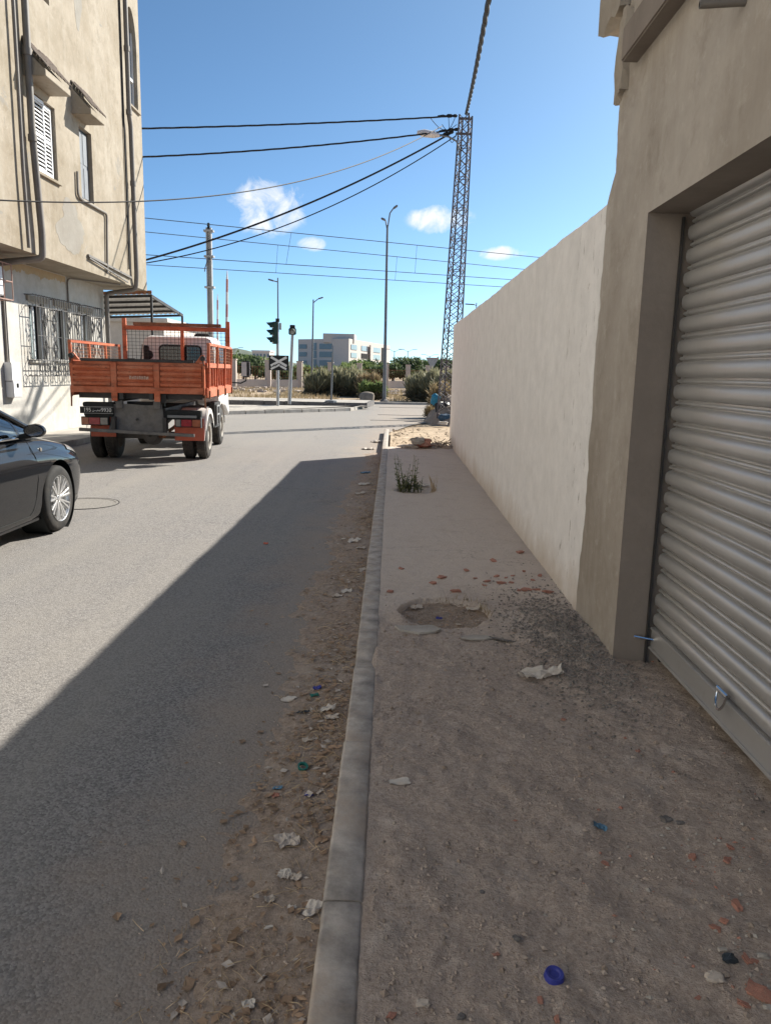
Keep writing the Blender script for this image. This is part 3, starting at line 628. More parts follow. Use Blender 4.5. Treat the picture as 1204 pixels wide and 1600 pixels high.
# tiled hoods
def hood(y0, y1, z0, name='window_hood'):
    pr = .42; s = MB(); s.prism([(UX-.01, y0, z0), (UX+pr, y0, z0), (UX+pr, y0, z0+.13), (UX+pr-.05, y0, z0+.14), (UX-.01, y0, z0+.56)], (0, y1-y0, 0)); h_ = s.build(name, 'cream_plaster', ab, bevel=.01)
    n = max(4, round((y1-y0)/.17)); st = (y1-y0)/n; m = MB()
    rr = random.Random(int(y0*10))
    for row in range(3):
        for k in range(n):
            yc = y0+st*(k+.5); xa = UX+pr+.04-row*.14; za = z0+.16+row*.155+rr.uniform(-.01, .014); xb = xa-.17; zb_ = za+.19
            pts = []
            for e, (xx, zz, r_) in enumerate(((xa, za, .085), (xb, zb_, .07))):
                pts.append([(xx+.0, yc+r_*math.cos(math.pi*i/6)*1.0+rr.uniform(-.004, .004), zz+r_*.62*math.sin(math.pi*i/6)) for i in range(7)])
            m.grid(pts); m.grid([[(p[0], p[1], p[2]-.018) for p in pts[0]], pts[0]])
    m.build('roof_tile_course', 'tile_brown', h_)
a1 = pX(111, 150, UX+.42); b1 = pX(60, 106, UX+.42); hood(b1.y+.30, a1.y, a1.z-.02)
a2 = pX(164, 195, UX+.42); b2 = pX(134, 177, UX+.42); hood(b2.y+.30, a2.y, a2.z-.02)
# plaster repairs and stains as thin raised or bare patches
def patch(px, py, x, w_, h_, mat, seed, name='plaster_patch'):
    p = pX(px, py, x); m = MB(); r_ = random.Random(seed); n = 72; pl = []
    for k in range(n):
        th = 2*math.pi*k/n; q = .9+.55*noise.noise(Vector((math.cos(th)*1.0, math.sin(th)*1.0, seed)))+.12*noise.noise(Vector((math.cos(th)*4, math.sin(th)*4, seed)))+.06*noise.noise(Vector((math.cos(th)*13, math.sin(th)*13, seed)))
        pl.append((x+.003, p.y+w_*q*math.cos(th), p.z+h_*q*math.sin(th)))
    c0 = Vector((x+.005, p.y, p.z)); nn_ = len(pl); m.add([c0]+pl, [(0, k+1, (k+1) % nn_+1) for k in range(nn_)]); m.add(pl+[(x-.002, q_[1], q_[2]) for q_ in pl], [(k, (k+1) % nn_, nn_+(k+1) % nn_, nn_+k) for k in range(nn_)]); m.build(name, mat, ab)
patch(112, 355, UX, .75, .62, 'grey_patch', 1); patch(122, 12, UX, .22, .5, 'grey_patch', 2)
mm = MB(); rows = []
for i in range(60):
    y = 15.9+i*.055; d_ = .16+.16*abs(fb(y, 2, 1.6, 3))+.1*fb(y, 7, 9, 2); rows.append([(LX+.004, y, UZ-.02), (LX+.004, y, UZ-d_)])
mm.grid(rows); mm.build('bare_render_strip', 'ochre_patch', ab)
# drainpipes
def pipe(pts, r, mat='pvc_grey', name='drainpipe', n=12):
    m = MB(); P_ = [Vector(p) for p in pts]; out = [P_[0]]
    for i in range(1, len(P_)-1):
        a = (P_[i-1]-P_[i]); c_ = (P_[i+1]-P_[i]); la = min(.12, a.length*.4); lc = min(.12, c_.length*.4)
        p0 = P_[i]+a.normalized()*la; p1 = P_[i]+c_.normalized()*lc
        for k in range(5): tt = k/4; out.append(p0*(1-tt)**2+P_[i]*2*tt*(1-tt)+p1*tt*tt)
    out.append(P_[-1]); m.tube(out, r, n); o = m.build(name, mat, ab, smooth=True); return o
def collars(o, pts, r):
    for p in pts:
        m = MB(); m.lathe(p, (0, 0, 1), [(r*.9, -.06), (r*1.25, -.06), (r*1.25, .06), (r*.9, .06)], 12, closed=True); m.build('collar', 'pvc_grey', o, smooth=True)
o = pipe([(UX+.12, 15.45, 12), (UX+.12, 15.45, 6.0), (UX+.13, 15.60, 4.2), (UX+.12, 15.6, 3.72), (LX+.25, 15.5, 3.62)], .066); collars(o, [(UX+.12, 15.45, 5.9), (UX+.12, 15.45, 7.4), (UX+.12, 15.45, 9)], .066)
pipe([(UX+.09, 15.05, 12), (UX+.09, 15.05, 5.2), (UX+.09, 15.1, 3.85)], .034)
o = pipe([(UX+.12, 21.05, 12), (UX+.12, 21.05, 8.0), (UX+.12, 21.14, 7.8), (UX+.12, 21.2, 4.1), (UX+.05, 21.3, 3.72), (LX+.14, 21.45, 3.62), (LX+.14, 21.45, .15)], .06); collars(o, [(UX+.12, 21.05, 8.1), (UX+.12, 21.05, 9.6), (UX+.12, 21.17, 6.4)], .06)
pipe([(UX+.03, 20.9, 12), (UX+.03, 20.9, 4.2)], .02, 'cable_black', 'wall_cable', 6)
q = [pX(121, 268, UX+.04), pX(122, 305, UX+.04), pX(128, 312, UX+.04), pX(167, 334, UX+.04), pX(168, 428, UX+.04)]; pipe(q, .028, 'pvc_grey', 'supply_pipe', 8)
m = MB(); m.bar(pX(138, 399, UX+.03), pX(205, 434, UX+.03), .05, .05); m.bar(pX(140, 403, UX+.05), pX(200, 441, UX+.05), .03, .03); m.build('conduit', 'pvc_grey', ab)
q = [(LX+.03, 19.2, 3.05), (LX+.03, 19.2, 3.76), (UX-.12, 20.6, 3.77)]; pipe(q, .02, 'pvc_grey', 'supply_pipe', 6)
pipe([(LX+.04, 15.6, 3.7), (LX+.04, 16.05, 3.4), (LX+.04, 16.05, 1.66)], .02, 'cable_black', 'wall_cable', 6); pipe([(LX+.03, 16.0, 3.2), (LX+.03, 16.0, 1.66)], .025, 'pvc_grey', 'supply_pipe', 6)
pipe([(LX+.12, 14.6, 3.62), (LX+.12, 15.55, 3.60)], .06, 'pvc_grey', 'drainpipe', 10)
# meter boxes
m = MB(); m.box(LX, LX+.16, 15.9, 16.28, 1.32, 1.70); o = m.build('meter_box', 'white_paint', ab, bevel=.01)
m = MB(); m.box(LX+.002, LX+.17, 15.92, 16.27, .98, 1.31); o2 = m.build('meter_box', 'white_paint', ab, bevel=.01); m = MB(); m.box(LX+.17, LX+.174, 16.05, 16.14, 1.18, 1.27); m.build('meter_dial', 'dark_room', o2)
# lower windows: dark room, curtain, frame, iron grille
for i, (a, bb, c_, d_) in enumerate(lw):
    m = MB(); m.box(LX-.215, LX-.205, a, bb, c_, d_); o = m.build('window', 'dark_room', ab)
    m = MB(); m.grid([[(LX-.17+.018*math.sin(k*1.9), a+(bb-a)*(.28+.5*k/16), z) for k in range(17)] for z in (c_+.02, d_-.12)]); m.build('curtain', 'curtain', o, smooth=True)
    m = MB(); m.box(LX-.13, LX-.09, a, a+.05, c_, d_); m.box(LX-.13, LX-.09, bb-.05, bb, c_, d_); m.box(LX-.13, LX-.09, a, bb, d_-.05, d_); m.box(LX-.13, LX-.09, (a+bb)/2-.02, (a+bb)/2+.02, c_, d_); m.build('frame', 'white_paint', o)
    m = MB(); m.box(LX-.06, LX+.07, a-.12, bb+.12, c_-.08, c_-.012); m.build('sill', 'white_lower', o, bevel=.01)
    m = MB(); m.box(LX+.0, LX+.05, a-.1, bb+.1, d_+.02, d_+.14); m.build('lintel', 'cream_plaster', o, bevel=.01)
    ga, gb_ = a-.20, bb+.22; z0, z1 = 1.42, 3.16; gx = LX+.26; e_ = .011
    gr = MB()
    for zz in (z0, z0+.34, z1-.25, z1):
        dxx = gx if zz not in (z1,) else gx-.06
        gr.tube([(LX+.01, ga, zz), (dxx, ga, zz), (dxx, gb_, zz), (LX+.01, gb_, zz)], e_, 5)
    gr.tube([(gx, ga, (z0+z1)/2), (gx, gb_, (z0+z1)/2)], e_*.8, 5)
    go = gr.build('window_grille', 'iron_grey', ab)
    def gbar(y, x=gx): m = MB(); m.tube([(x, y, z0-.01), (x, y, z1-.03), (x-.06, y, z1+.01)], e_, 5, False); return m
    nb = 9; b0 = gbar(ga).build('bar', 'iron_grey', go)
    for k in range(1, nb+1): inst(b0, (0, (gb_-ga)*k/nb, 0))
    sc_ = MB()
    for zc in (z0+.62, z1-.52):
        for yc in (ga+(gb_-ga)*.30, ga+(gb_-ga)*.70):
            for hh, ww in ((.24, .13), (.15, .07)):
                sc_.tube([(gx+.006, yc, zc-hh), (gx+.006, yc+ww, zc), (gx+.006, yc, zc+hh), (gx+.006, yc-ww, zc), (gx+.006, yc, zc-hh)], e_, 5, False)
    for k in range(5):
        yy = ga+(gb_-ga)*(k+.5)/5; sc_.tube([(gx+.006, yy+.10*math.cos(2*math.pi*i/12), z0+.17+.10*math.sin(2*math.pi*i/12)) for i in range(13)], e_*.8, 5, False)
    sc_.build('scrollwork', 'iron_grey', go)
# unseen terrace house added behind the viewpoint to bounce sun into the shaded street
sh_ = thing('bounce_house', 'unseen pale terrace house added along the street to bounce sunlight into shade', 'house', (-12, -8, 0))
mb = MB(); hs_ = [(y_, y_+1.1, z_, z_+1.5) for y_ in (-20, -15.5, -11, -6.5, -2) for z_ in (1.3, 4.6, 7.9)]
wall_holes(mb, -8.05, -24, 1.9, 0, 10.6, hs_, -.2); mb.add([(-8.05, -24, 10.6), (-17, -24, 10.6), (-17, 1.9, 10.6), (-8.05, 1.9, 10.6)], [(0, 1, 2, 3)]); mb.add([(-8.05, 1.9, 0), (-17, 1.9, 0), (-17, 1.9, 10.6), (-8.05, 1.9, 10.6)], [(0, 1, 2, 3)]); mb.build('wall', 'bounce_white', sh_)
for h_ in hs_: m = MB(); m.box(-8.26, -8.24, h_[0], h_[1], h_[2], h_[3]); m.build('window', 'shaded_grey', sh_)
# air conditioner in a rusty cage
ac = thing('air_conditioner', 'white air conditioner in a rusty pink cage under building overhang', 'air conditioner', (LX+.3, 15.2, 2.9))
m = MB(); m.box(LX+.06, LX+.40, 14.55, 15.36, 2.98, 3.52); m.build('casing', 'white_paint', ac, bevel=.015)
m = MB(); m.lathe((LX+.40, 14.9, 3.25), (1, 0, 0), [(.2, .0), (.2, .012), (.17, .012), (.02, .012)], 20); m.build('fan_grille', 'dark_steel', ac)
m = MB()
for z in (2.90, 3.25, 3.58):
    m.tube([(LX, 14.45, z), (LX+.5, 14.45, z), (LX+.5, 15.46, z), (LX, 15.46, z)], .012, 6)
for y in (14.45, 14.8, 15.12, 15.46): m.tube([(LX+.5, y, 2.9), (LX+.5, y, 3.58)], .012, 6)
m.build('cage', 'cage_rust', ac)

# canopy behind the block and the low house
cp = thing('shade_canopy', 'corrugated sheet canopy on dark steel posts beyond apartment block', 'canopy', (-9, 24, 0))
Y0, Y1c = 22.6, 26.2
za = pY(236, 459, Y0).z; zc_ = pY(285, 490, Y1c).z; xe = pY(236, 459, Y0).x; xe2 = pY(285, 490, Y1c).x
m = MB(); rows = []
for i in range(2):
    row = []
    for k in range(141):
        u = k/140; x = (xe+(xe2-xe)*i)-u*5.2; z = (za if i == 0 else zc_)-.02*5.2*u*2.2+.014*math.sin(k*1.55)
        row.append((x, Y0 if i == 0 else Y1c, z))
    rows.append(row)
m.grid(rows); m.build('roof_sheet', 'roof_sheet', cp, smooth=True)
for tt in (0, .25, .5, .75, 1):
    y = Y0+(Y1c-Y0)*tt; x = xe+(xe2-xe)*tt; z = za+(zc_-za)*tt-.06; m = MB(); m.bar((x, y, z), (x-5.2, y, z-.229), .05, .07); m.build('purlin', 'dark_steel', cp)
for u in (0, 2.4, 5.1):
    m = MB(); m.bar((xe-u, Y0, za-.06-.044*u), (xe2-u, Y1c, zc_-.06-.044*u), .055, .08); m.build('beam', 'dark_steel', cp)
for (x, y, z) in ((xe, Y0+.02, za-.08), (xe2, Y1c-.02, zc_-.08), (xe-5, Y0+.02, za-.3), (xe2-5, Y1c-.02, zc_-.3)):
    m = MB(); m.bar((x, y, -.03), (x, y, z), .06, .06); m.build('post', 'dark_steel', cp)
m = MB(); m.bar((xe+.03, Y0-.03, za+.045), (xe-3.2, Y0-.03, za-.1), .03, .09); m.build('fascia', 'rust', cp)
hs = thing('low_house', 'single storey beige flat roofed house behind the canopy', 'house', (-12, 33, 0))
zt = pY(200, 503, 30).z
m = MB(); m.box(-17, -8.9, 30, 37, -.03, zt); m.build('wall', 'far_plaster_light', hs); m = MB(); m.box(-17.2, -8.7, 29.8, 37.2, zt, zt+.16); m.build('roof_slab', 'far_plaster_light', hs, bevel=.02)
m = MB(); m.box(-14, -12.8, 29.97, 30.02, 1, 2.2); m.build('window', 'dark_room', hs)

# ================================================================ TRUCK
T = thing('tipper_truck', 'old orange drop side tipper truck with white cab parked beside white building', 'truck', (-4.48, 14.22, 0), R(5), local=True)
TW = 1.12; TR = -.95; TF = 2.45; FZ = 1.24; GZt = 1.76
def pt(mb, name, mat, parent=None, **k): return mb.build(name, mat, parent or T, **k)
m = MB(); m.box(-TW+.02, TW-.02, TR+.02, TF, FZ-.02, FZ+.06); bed = pt(m, 'bed_floor', 'truck_orange')
m = MB()
for x in (-.36, .36): m.box(x-.04, x+.04, TR+.15, 4.2, .78, .96)
for y in (-.6, .2, 1.2, 2.3): m.box(-.36, .36, y-.04, y+.04, .8, .92)
for x in (-.40, .40): m.box(x-.04, x+.04, TR+.05, TF, 1.06, FZ-.03)
for y in (-.8, 0, .8, 1.6): m.box(-1.05, 1.05, y-.03, y+.03, FZ-.12, FZ-.021)
chs = pt(m, 'chassis', 'dark_steel')
m = MB(); m.lathe((0, 0, .42), (0, 1, 0), [(.02, -.22), (.12, -.2), (.19, 0), (.12, .2), (.02, .22)], 16); m.cyl((-.75, 0, .42), (.75, 0, .42), .07); m.cyl((0, .2, .45), (0, 2.4, .72), .045); pt(m, 'rear_axle', 'mudskirt', smooth=True)
m = MB(); m.tube([(.25, 1.6, .6), (.28, .5, .52), (.2, -.3, .42), (.34, -.62, .46)], .035, 10); pt(m, 'exhaust', 'rust', smooth=True)
m = MB(); m.box(.42, .92, .75, 1.45, .55, .92); pt(m, 'fuel_tank', 'dark_steel', bevel=.04)
m = MB(); m.box(.80, .98, 1.15, 2.02, .48, .99); m.box(.98, 1.0, 1.2, 1.5, .52, .95); pt(m, 'tool_rack', 'dark_steel', bevel=.01)
m = MB(); m.bar((1.005, 1.25, .55), (1.005, 1.25, .93), .03, .03); m.bar((1.005, 1.6, .55), (1.005, 1.6, .93), .03, .03); m.bar((1.005, 1.25, .92), (1.005, 1.6, .92), .03, .03); m.bar((1.005, 1.25, .75), (1.005, 1.6, .75), .03, .03); pt(m, 'rack_frame', 'galv')
# tailgate
tg = MB()
def corr(mb, xa, xb, y, z0, z1, n, amp=.034, per=8):
    rows = []
    for i in range(n*per+1):
        u = i/per; f_ = u-math.floor(u); d_ = amp*min(1, max(0, math.sin(math.pi*min(1, f_/.86)))*1.5) if f_ < .86 else 0
        z = z0+(z1-z0)*i/(n*per); rows.append([(xa, y-d_, z), (xb, y-d_, z)])
    mb.grid(rows)
tg.box(-TW+.02, TW-.02, TR, TR+.025, FZ+.05, GZt-.01)
gate = pt(tg, 'tailgate', 'truck_orange')
for xa, xb in ((-TW+.03, -.47), (-.35, .25), (.37, TW-.05)):
    m = MB(); corr(m, xa, xb, TR-.004, FZ+.09, GZt-.05, 4); pt(m, 'ribbed_panel', 'truck_orange', gate, smooth=True, ang=25)
for xc in (-.41, .31):
    m = MB(); m.box(xc-.05, xc+.05, TR-.045, TR-.002, FZ-.16, GZt-.03); pt(m, 'stake', 'truck_orange', gate, bevel=.006)
m = MB(); m.box(-TW+.02, TW-.02, TR-.04, TR+.0, FZ-.02, FZ+.085); pt(m, 'lower_rail', 'truck_orange', gate, bevel=.006)
m = MB(); m.box(-TW+.16, TW-.18, TR-.03, TR+.05, GZt-.012, GZt+.035); pt(m, 'top_rail', 'dark_steel', gate, bevel=.008)
for s_ in (-1, 1):
    m = MB(); m.prism([(s_*(TW-.0), TR-.03, FZ-.04), (s_*(TW-.03), TR-.03, FZ-.04), (s_*(TW-.03), TR-.03, GZt), (s_*(TW-.15), TR-.03, GZt), (s_*(TW-.05), TR-.03, GZt+.13), (s_*TW, TR-.03, GZt+.13)][::s_], (0, .05, 0)); pt(m, 'corner_post', 'truck_orange')
    m = MB(); m.lathe((s_*(TW-.02), TR-.05, GZt+.07), (0, 1, 0), [(.01, -.02), (.045, -.02), (.045, .02), (.01, .02)], 12); m.tube([(s_*(TW-.02), TR-.06, GZt+.07), (s_*TW, TR-.07, GZt-.05)], .012, 6); pt(m, 'gate_latch', 'dark_steel')
    m = MB(); m.tube([(s_*(TW+.005), TR-.04, FZ-.03), (s_*(TW+.01), TR-.05, FZ-.26)], .014, 6); pt(m, 'gate_hook', 'rust')
for xc in (-.30, .20):
    m = MB(); m.box(xc-.035, xc+.035, TR-.02, TR+.06, FZ-.13, FZ-.02); pt(m, 'hinge', 'dark_steel')
# worn pale lettering on the centre panel, unreadable dabs at this size
m = MB(); xx = -.145
for i, ww in enumerate((.035, .028, .03, .02, .032, .03, .025, .036)):
    m.box(xx, xx+ww*.3, TR-.047, TR-.040, 1.455, 1.515-.012*(i % 3 == 1)); m.box(xx+ww*.65, xx+ww*.9, TR-.047, TR-.040, 1.457, 1.512); m.box(xx, xx+ww*.9, TR-.0475, TR-.0405, 1.475 if i % 2 else 1.498, 1.489 if i % 2 else 1.512); xx += ww+.012
pt(m, 'worn_lettering', 'decal_pale', gate)
# sides with ribs and mesh racks
for s_ in (-1, 1):
    x = s_*TW; m = MB(); m.box(min(x, x-s_*.03), max(x, x-s_*.03), TR+.03, TF, FZ, GZt); side = pt(m, 'side_panel', 'truck_orange')
    n = 11; r0 = None
    for k in range(n):
        y = TR+.16+k*(TF-TR-.3)/(n-1); m = MB(); m.box(min(x, x+s_*.035), max(x, x+s_*.035), y-.028, y+.028, FZ+.10, GZt-.09)
        pt(m, 'rib', 'truck_orange', side, bevel=.01)
    m = MB(); m.box(min(x, x+s_*.045), max(x, x+s_*.045), TR+.03, TF, GZt-.085, GZt+.0); pt(m, 'upper_rail', 'truck_orange', side, bevel=.006)
    m = MB(); m.box(min(x, x+s_*.045), max(x, x+s_*.045), TR+.03, TF, FZ-.08, FZ+.09); pt(m, 'lower_rail', 'truck_orange', side, bevel=.006)
    for k in range(4):
        y = TR+.14+k*(TF-TR-.2)/3; m = MB(); m.bar((x+s_*.03, y, FZ+.0), (x+s_*.055, y, 2.09), .05, .035); pt(m, 'rack_post', 'truck_orange')
        m = MB(); m.box(min(x+s_*.045, x+s_*.075), max(x+s_*.045, x+s_*.075), y-.02, y+.02, FZ-.1, FZ+.04); pt(m, 'rack_hook', 'rust')
    m = MB(); m.bar((x+s_*.045, TR+.12, 2.08), (x+s_*.045, TF-.05, 2.10), .045, .045); pt(m, 'rack_rail', 'truck_orange')
    m = MB()
    for k in range(40): y = TR+.16+k*(TF-TR-.28)/39; m.bar((x+s_*.04, y, GZt), (x+s_*.04, y, 2.07), .006)
    for k in range(5): z = GZt+.05+k*.062; m.bar((x+s_*.04, TR+.14, z), (x+s_*.04, TF-.1, z), .006)
    pt(m, 'rack_mesh', 'rust')
# headboard
for x, zt_ in ((-TW+.05, 2.68), (TW-.05+.03, 2.66)):
    m = MB(); m.box(x-.04, x+.04, TF-.03, TF+.05, FZ-.05, zt_); pt(m, 'headboard_post', 'truck_orange', bevel=.006)
m = MB(); m.box(.10, .17, TF-.02, TF+.04, FZ, 2.46); pt(m, 'headboard_post', 'truck_orange', bevel=.006)
m = MB(); m.box(-TW+.05, TW-.05, TF-.03, TF+.05, 2.44, 2.53); pt(m, 'headboard_rail', 'truck_orange', bevel=.006)
m = MB(); m.box(-TW+.25, TW-.16, TF-.06, TF+.06, 2.535, 2.60); pt(m, 'top_board', 'rust', bevel=.006)
m = MB(); m.box(-TW+.05, TW-.05, TF, TF+.03, FZ, 1.72); pt(m, 'headboard_plate', 'truck_orange')
m = MB()
for k in range(26): x = -TW+.12+k*(2*TW-.2)/25; m.bar((x, TF+.01, 1.72), (x, TF+.01, 2.45), .007)
for k in range(10): z = 1.76+k*.072; m.bar((-TW+.08, TF+.01, z), (TW-.06, TF+.01, z), .007)
pt(m, 'headboard_mesh', 'dark_steel')
# cab: lofted shell
def rsec(y, w_, z0, z1, r_, n=5, wt=None):
    wt = wt or w_; pts = []
    for cx, cz, a0 in ((w_-r_*.4, z0+r_*.4, -90), (wt-r_, z1-r_, 0), (-wt+r_, z1-r_, 90), (-w_+r_*.4, z0+r_*.4, 180)):
        rr = r_*.4 if cz < (z0+z1)/2 else r_
        for k in range(n): th = R(a0+90*k/(n-1)); pts.append((cx+rr*math.cos(th), y, cz+rr*math.sin(th)))
    return pts
m = MB(); secs = [(2.62, .80, .95, 2.26, .1, .68), (2.66, .86, .9, 2.32, .16, .74), (3.0, .88, .86, 2.36, .17, .77), (3.7, .88, .80, 2.36, .17, .78), (3.95, .88, .70, 2.30, .17, .76), (4.22, .88, .6, 1.62, .12, .84), (4.34, .86, .56, 1.45, .12, .84), (4.38, .80, .6, 1.38, .1, .78)]
rows = []
for y, w_, z0, z1, r_, wt in secs:
    s_ = rsec(y, w_, z0, z1, r_, 5, wt); rows.append(s_+[s_[0]])
m.grid(rows); nn = len(rows[0]); m.f.append(tuple(range(nn-1))); m.f.append(tuple((len(rows)-1)*nn+j for j in range(nn-1)))
cab = pt(m, 'cab', 'cab_white', smooth=True, ang=40)
m = MB()
def rrect(cx, cz, hw, hh, r_, n=6):
    out = []
    for sx, sz, a0 in ((1, -1, -90), (1, 1, 0), (-1, 1, 90), (-1, -1, 180)):
        for k in range(n): th = R(a0+90*k/(n-1)); out.append((cx+sx*(hw-r_)+r_*math.cos(th), cz+sz*(hh-r_)+r_*math.sin(th)))
    return out
m.prism([(x, 2.600, z) for x, z in rrect(.06, 1.96, .43, .17, .08)], (0, .03, 0)); pt(m, 'rear_window', 'glass_dark', cab)
m = MB(); ou = rrect(.06, 1.96, .455, .195, .1); inn = rrect(.06, 1.96, .425, .165, .08)
m.grid([[(x, 2.592, z) for x, z in ou+ou[:1]], [(x, 2.592, z) for x, z in inn+inn[:1]]]); m.grid([[(x, 2.592, z) for x, z in ou+ou[:1]], [(x, 2.63, z) for x, z in ou+ou[:1]]]); pt(m, 'window_seal', 'black_matt', cab)
for s_ in (-1, 1):
    m = MB(); m.prism([(s_*.885, 2.95, 1.5), (s_*.885, 3.9, 1.5), (s_*.82, 3.75, 2.16), (s_*.82, 2.95, 2.16)][::s_], (s_*.012, 0, 0)); pt(m, 'side_window', 'glass_dark', cab)
    m = MB(); m.tube([(s_*.9, 3.95, 1.36), (s_*1.2, 3.98, 1.34), (s_*1.32, 3.98, 1.40), (s_*1.32, 3.98, 1.5)], .016, 8); mo_ = pt(m, 'mirror_arm', 'black_matt', cab, smooth=True)
    m = MB(); m.box(s_*1.32-.11, s_*1.32+.11, 3.95, 4.02, 1.48, 1.86); mh = pt(m, 'mirror', 'black_matt', mo_, bevel=.03); 
    m = MB(); m.prism([(s_*1.22, 3.935, 1.505), (s_*1.42, 3.935+.025, 1.505), (s_*1.42, 3.935+.025, 1.835), (s_*1.22, 3.935, 1.835)], (0, .012, 0)); pt(m, 'mirror_glass', 'mirror', mo_)
m = MB(); m.prism([(-.70, 4.07, 1.70), (.70, 4.07, 1.70), (.68, 3.96, 2.18), (-.68, 3.96, 2.18)], (0, .14, 0)); pt(m, 'windscreen', 'glass_dark', cab)
m = MB(); m.box(.30, .62, 3.0, 3.2, 2.34, 2.42); pt(m, 'roof_vent', 'black_matt', cab, bevel=.02)
m = MB(); m.lathe((-.62, 2.585, 1.93), (0, 1, 0), [(.01, 0), (.05, -.01), (.10, .01), (.10, .03)], 16); m.box(-.72, -.60, 2.57, 2.61, 1.75, 2.13); pt(m, 'air_intake', 'black_matt', bevel=.02)
for s_ in (-1, 1):
    m = MB(); a_ = []; 
    for k in range(9): th = math.pi*k/8; a_.append((.52*math.cos(th), .45+.46*math.sin(th)))
    m.grid([[(s_*.55, 2.78+y, z) for y, z in a_], [(s_*.90, 2.78+y, z) for y, z in a_]]); pt(m, 'front_wheel_arch', 'cab_white', cab, smooth=True)
# wheels
def truck_wheel(name, x, y, flip, w_=.205, r_=.41):
    pr = [(r_*.55, -w_/2), (r_*.80, -w_/2), (r_*.93, -w_/2+.012), (r_*.985, -w_/2+.035), (r_, -w_/2+.06), (r_, w_/2-.06), (r_*.985, w_/2-.035), (r_*.93, w_/2-.012), (r_*.80, w_/2), (r_*.55, w_/2)]
    t_ = MB(); t_.lathe((x, y, r_), (1, 0, 0), pr, 40); o = pt(t_, name, 'rubber', smooth=True)
    b_ = MB()
    for k in range(40):
        th = 2*math.pi*k/40
        for q in (-.055, -.018, .018, .055):
            c_ = Vector((x+q, y+math.cos(th+q)*(r_+.001), r_+math.sin(th+q)*(r_+.001))); tn = Vector((0, -math.sin(th+q), math.cos(th+q))); rd = Vector((0, math.cos(th+q), math.sin(th+q)))
            b_.bar(c_-tn*.024, c_+tn*.024, .027, .013, up=rd)
    pt(b_, 'tread', 'rubber', o)
    s_ = flip; rm = MB(); rm.lathe((x, y, r_), (s_, 0, 0), [(r_*.56, -w_/2), (r_*.56, w_/2-.01), (r_*.60, w_/2+.004), (r_*.50, w_/2-.006), (r_*.46, w_/2-.07), (r_*.30, w_/2-.09), (r_*.26, w_/2-.03), (r_*.12, w_/2-.02), (.01, w_/2-.015)], 28); ro = pt(rm, 'rim', 'rim_dusty', o, smooth=True)
    nb_ = MB()
    for k in range(6): th = 2*math.pi*k/6; nb_.cyl((x+s_*(w_/2-.09), y+.14*math.cos(th), r_+.14*math.sin(th)), (x+s_*(w_/2-.05), y+.14*math.cos(th), r_+.14*math.sin(th)), .016, n=6)
    pt(nb_, 'wheel_nuts', 'rust', o)
for s_ in (-1, 1):
    truck_wheel('wheel', s_*.94, 0, s_); truck_wheel('wheel', s_*.69, 0, s_); truck_wheel('wheel', s_*.80, 2.78, s_)
    m = MB(); 
    a_ = [(.50*math.cos(math.pi*k/8+.0), .44+.50*math.sin(math.pi*k/8)) for k in range(1, 8)]
    m.grid([[(s_*.56, -y, z) for y, z in a_], [(s_*1.06, -y, z) for y, z in a_]]); m.grid([[(s_*1.06, -y, z) for y, z in a_], [(s_*1.06, -y, z-.09) for y, z in a_]]); pt(m, 'mudguard', 'cab_white', smooth=True)
# rear end: plate, lamps, skirt, flaps, bumper
m = MB(); m.box(-.98, -.46, -.90, -.70, .97, 1.05); m.box(-.97, -.47, -.88, -.72, .80, .97); pt(m, 'rear_beam', 'black_matt', bevel=.012)
m = MB(); m.box(.42, 1.03, -.88, -.70, .77, .93); pt(m, 'rear_beam', 'black_matt', bevel=.012)
m = MB(); m.box(-1.02, -.46, -.925, -.905, .855, .975); pl = pt(m, 'number_plate', 'black_matt', bevel=.004)
m = MB(); m.box(-1.02, -.46, -.930, -.926, .966, .973); m.box(-1.02, -.46, -.930, -.926, .857, .863); pt(m, 'plate_edge', 'galv', pl)
text_mesh('plate_digits', '195', .095, 'letter_white', pl, (-.895, -.928, .915), (1, 0, 0), (0, 0, 1), .92)
text_mesh('plate_digits', '9930', .095, 'letter_white', pl, (-.575, -.928, .915), (1, 0, 0), (0, 0, 1), .92)
m = MB(); yy = -.929   # the Arabic country name between the numbers, as strokes
def stroke(pts, r_=.0045): m.tube([(x, yy, z) for x, z in pts], r_, 5)
stroke([(-.812, .903), (-.806, .892), (-.793, .890), (-.783, .897), (-.781, .908), (-.776, .902), (-.768, .908), (-.763, .902), (-.755, .910), (-.750, .903)])
stroke([(-.742, .892), (-.735, .895), (-.730, .906), (-.726, .914)]); stroke([(-.726, .906), (-.714, .902), (-.702, .905), (-.698, .915)])
stroke([(-.698, .905), (-.685, .899), (-.683, .910), (-.690, .914), (-.694, .908), (-.686, .900), (-.676, .900), (-.672, .912)])
for dx_ in (-.795, -.717, -.676, -.668): stroke([(dx_, .925), (dx_+.004, .925)], .005)
pt(m, 'plate_script', 'letter_white', pl)
for xa, xb, seq in ((-1.0, -.56, ((0, .26, 'lens_amber'), (.27, .70, 'lens_red'), (.72, 1, 'lens_clear'))), (.60, 1.03, ((0, .2, 'lens_clear'), (.22, .64, 'lens_red'), (.66, 1, 'lens_amber')))):
    zc_ = .665 if xa < 0 else .655; m = MB(); m.box(xa-.015, xb+.015, -.90, -.84, zc_-.015, zc_+.135); tl = pt(m, 'tail_lamp', 'black_matt', bevel=.006)
    for u0, u1, mt in seq: m = MB(); m.box(xa+(xb-xa)*u0, xa+(xb-xa)*u1, -.925, -.901, zc_, zc_+.12); pt(m, 'lens', mt, tl, bevel=.006)
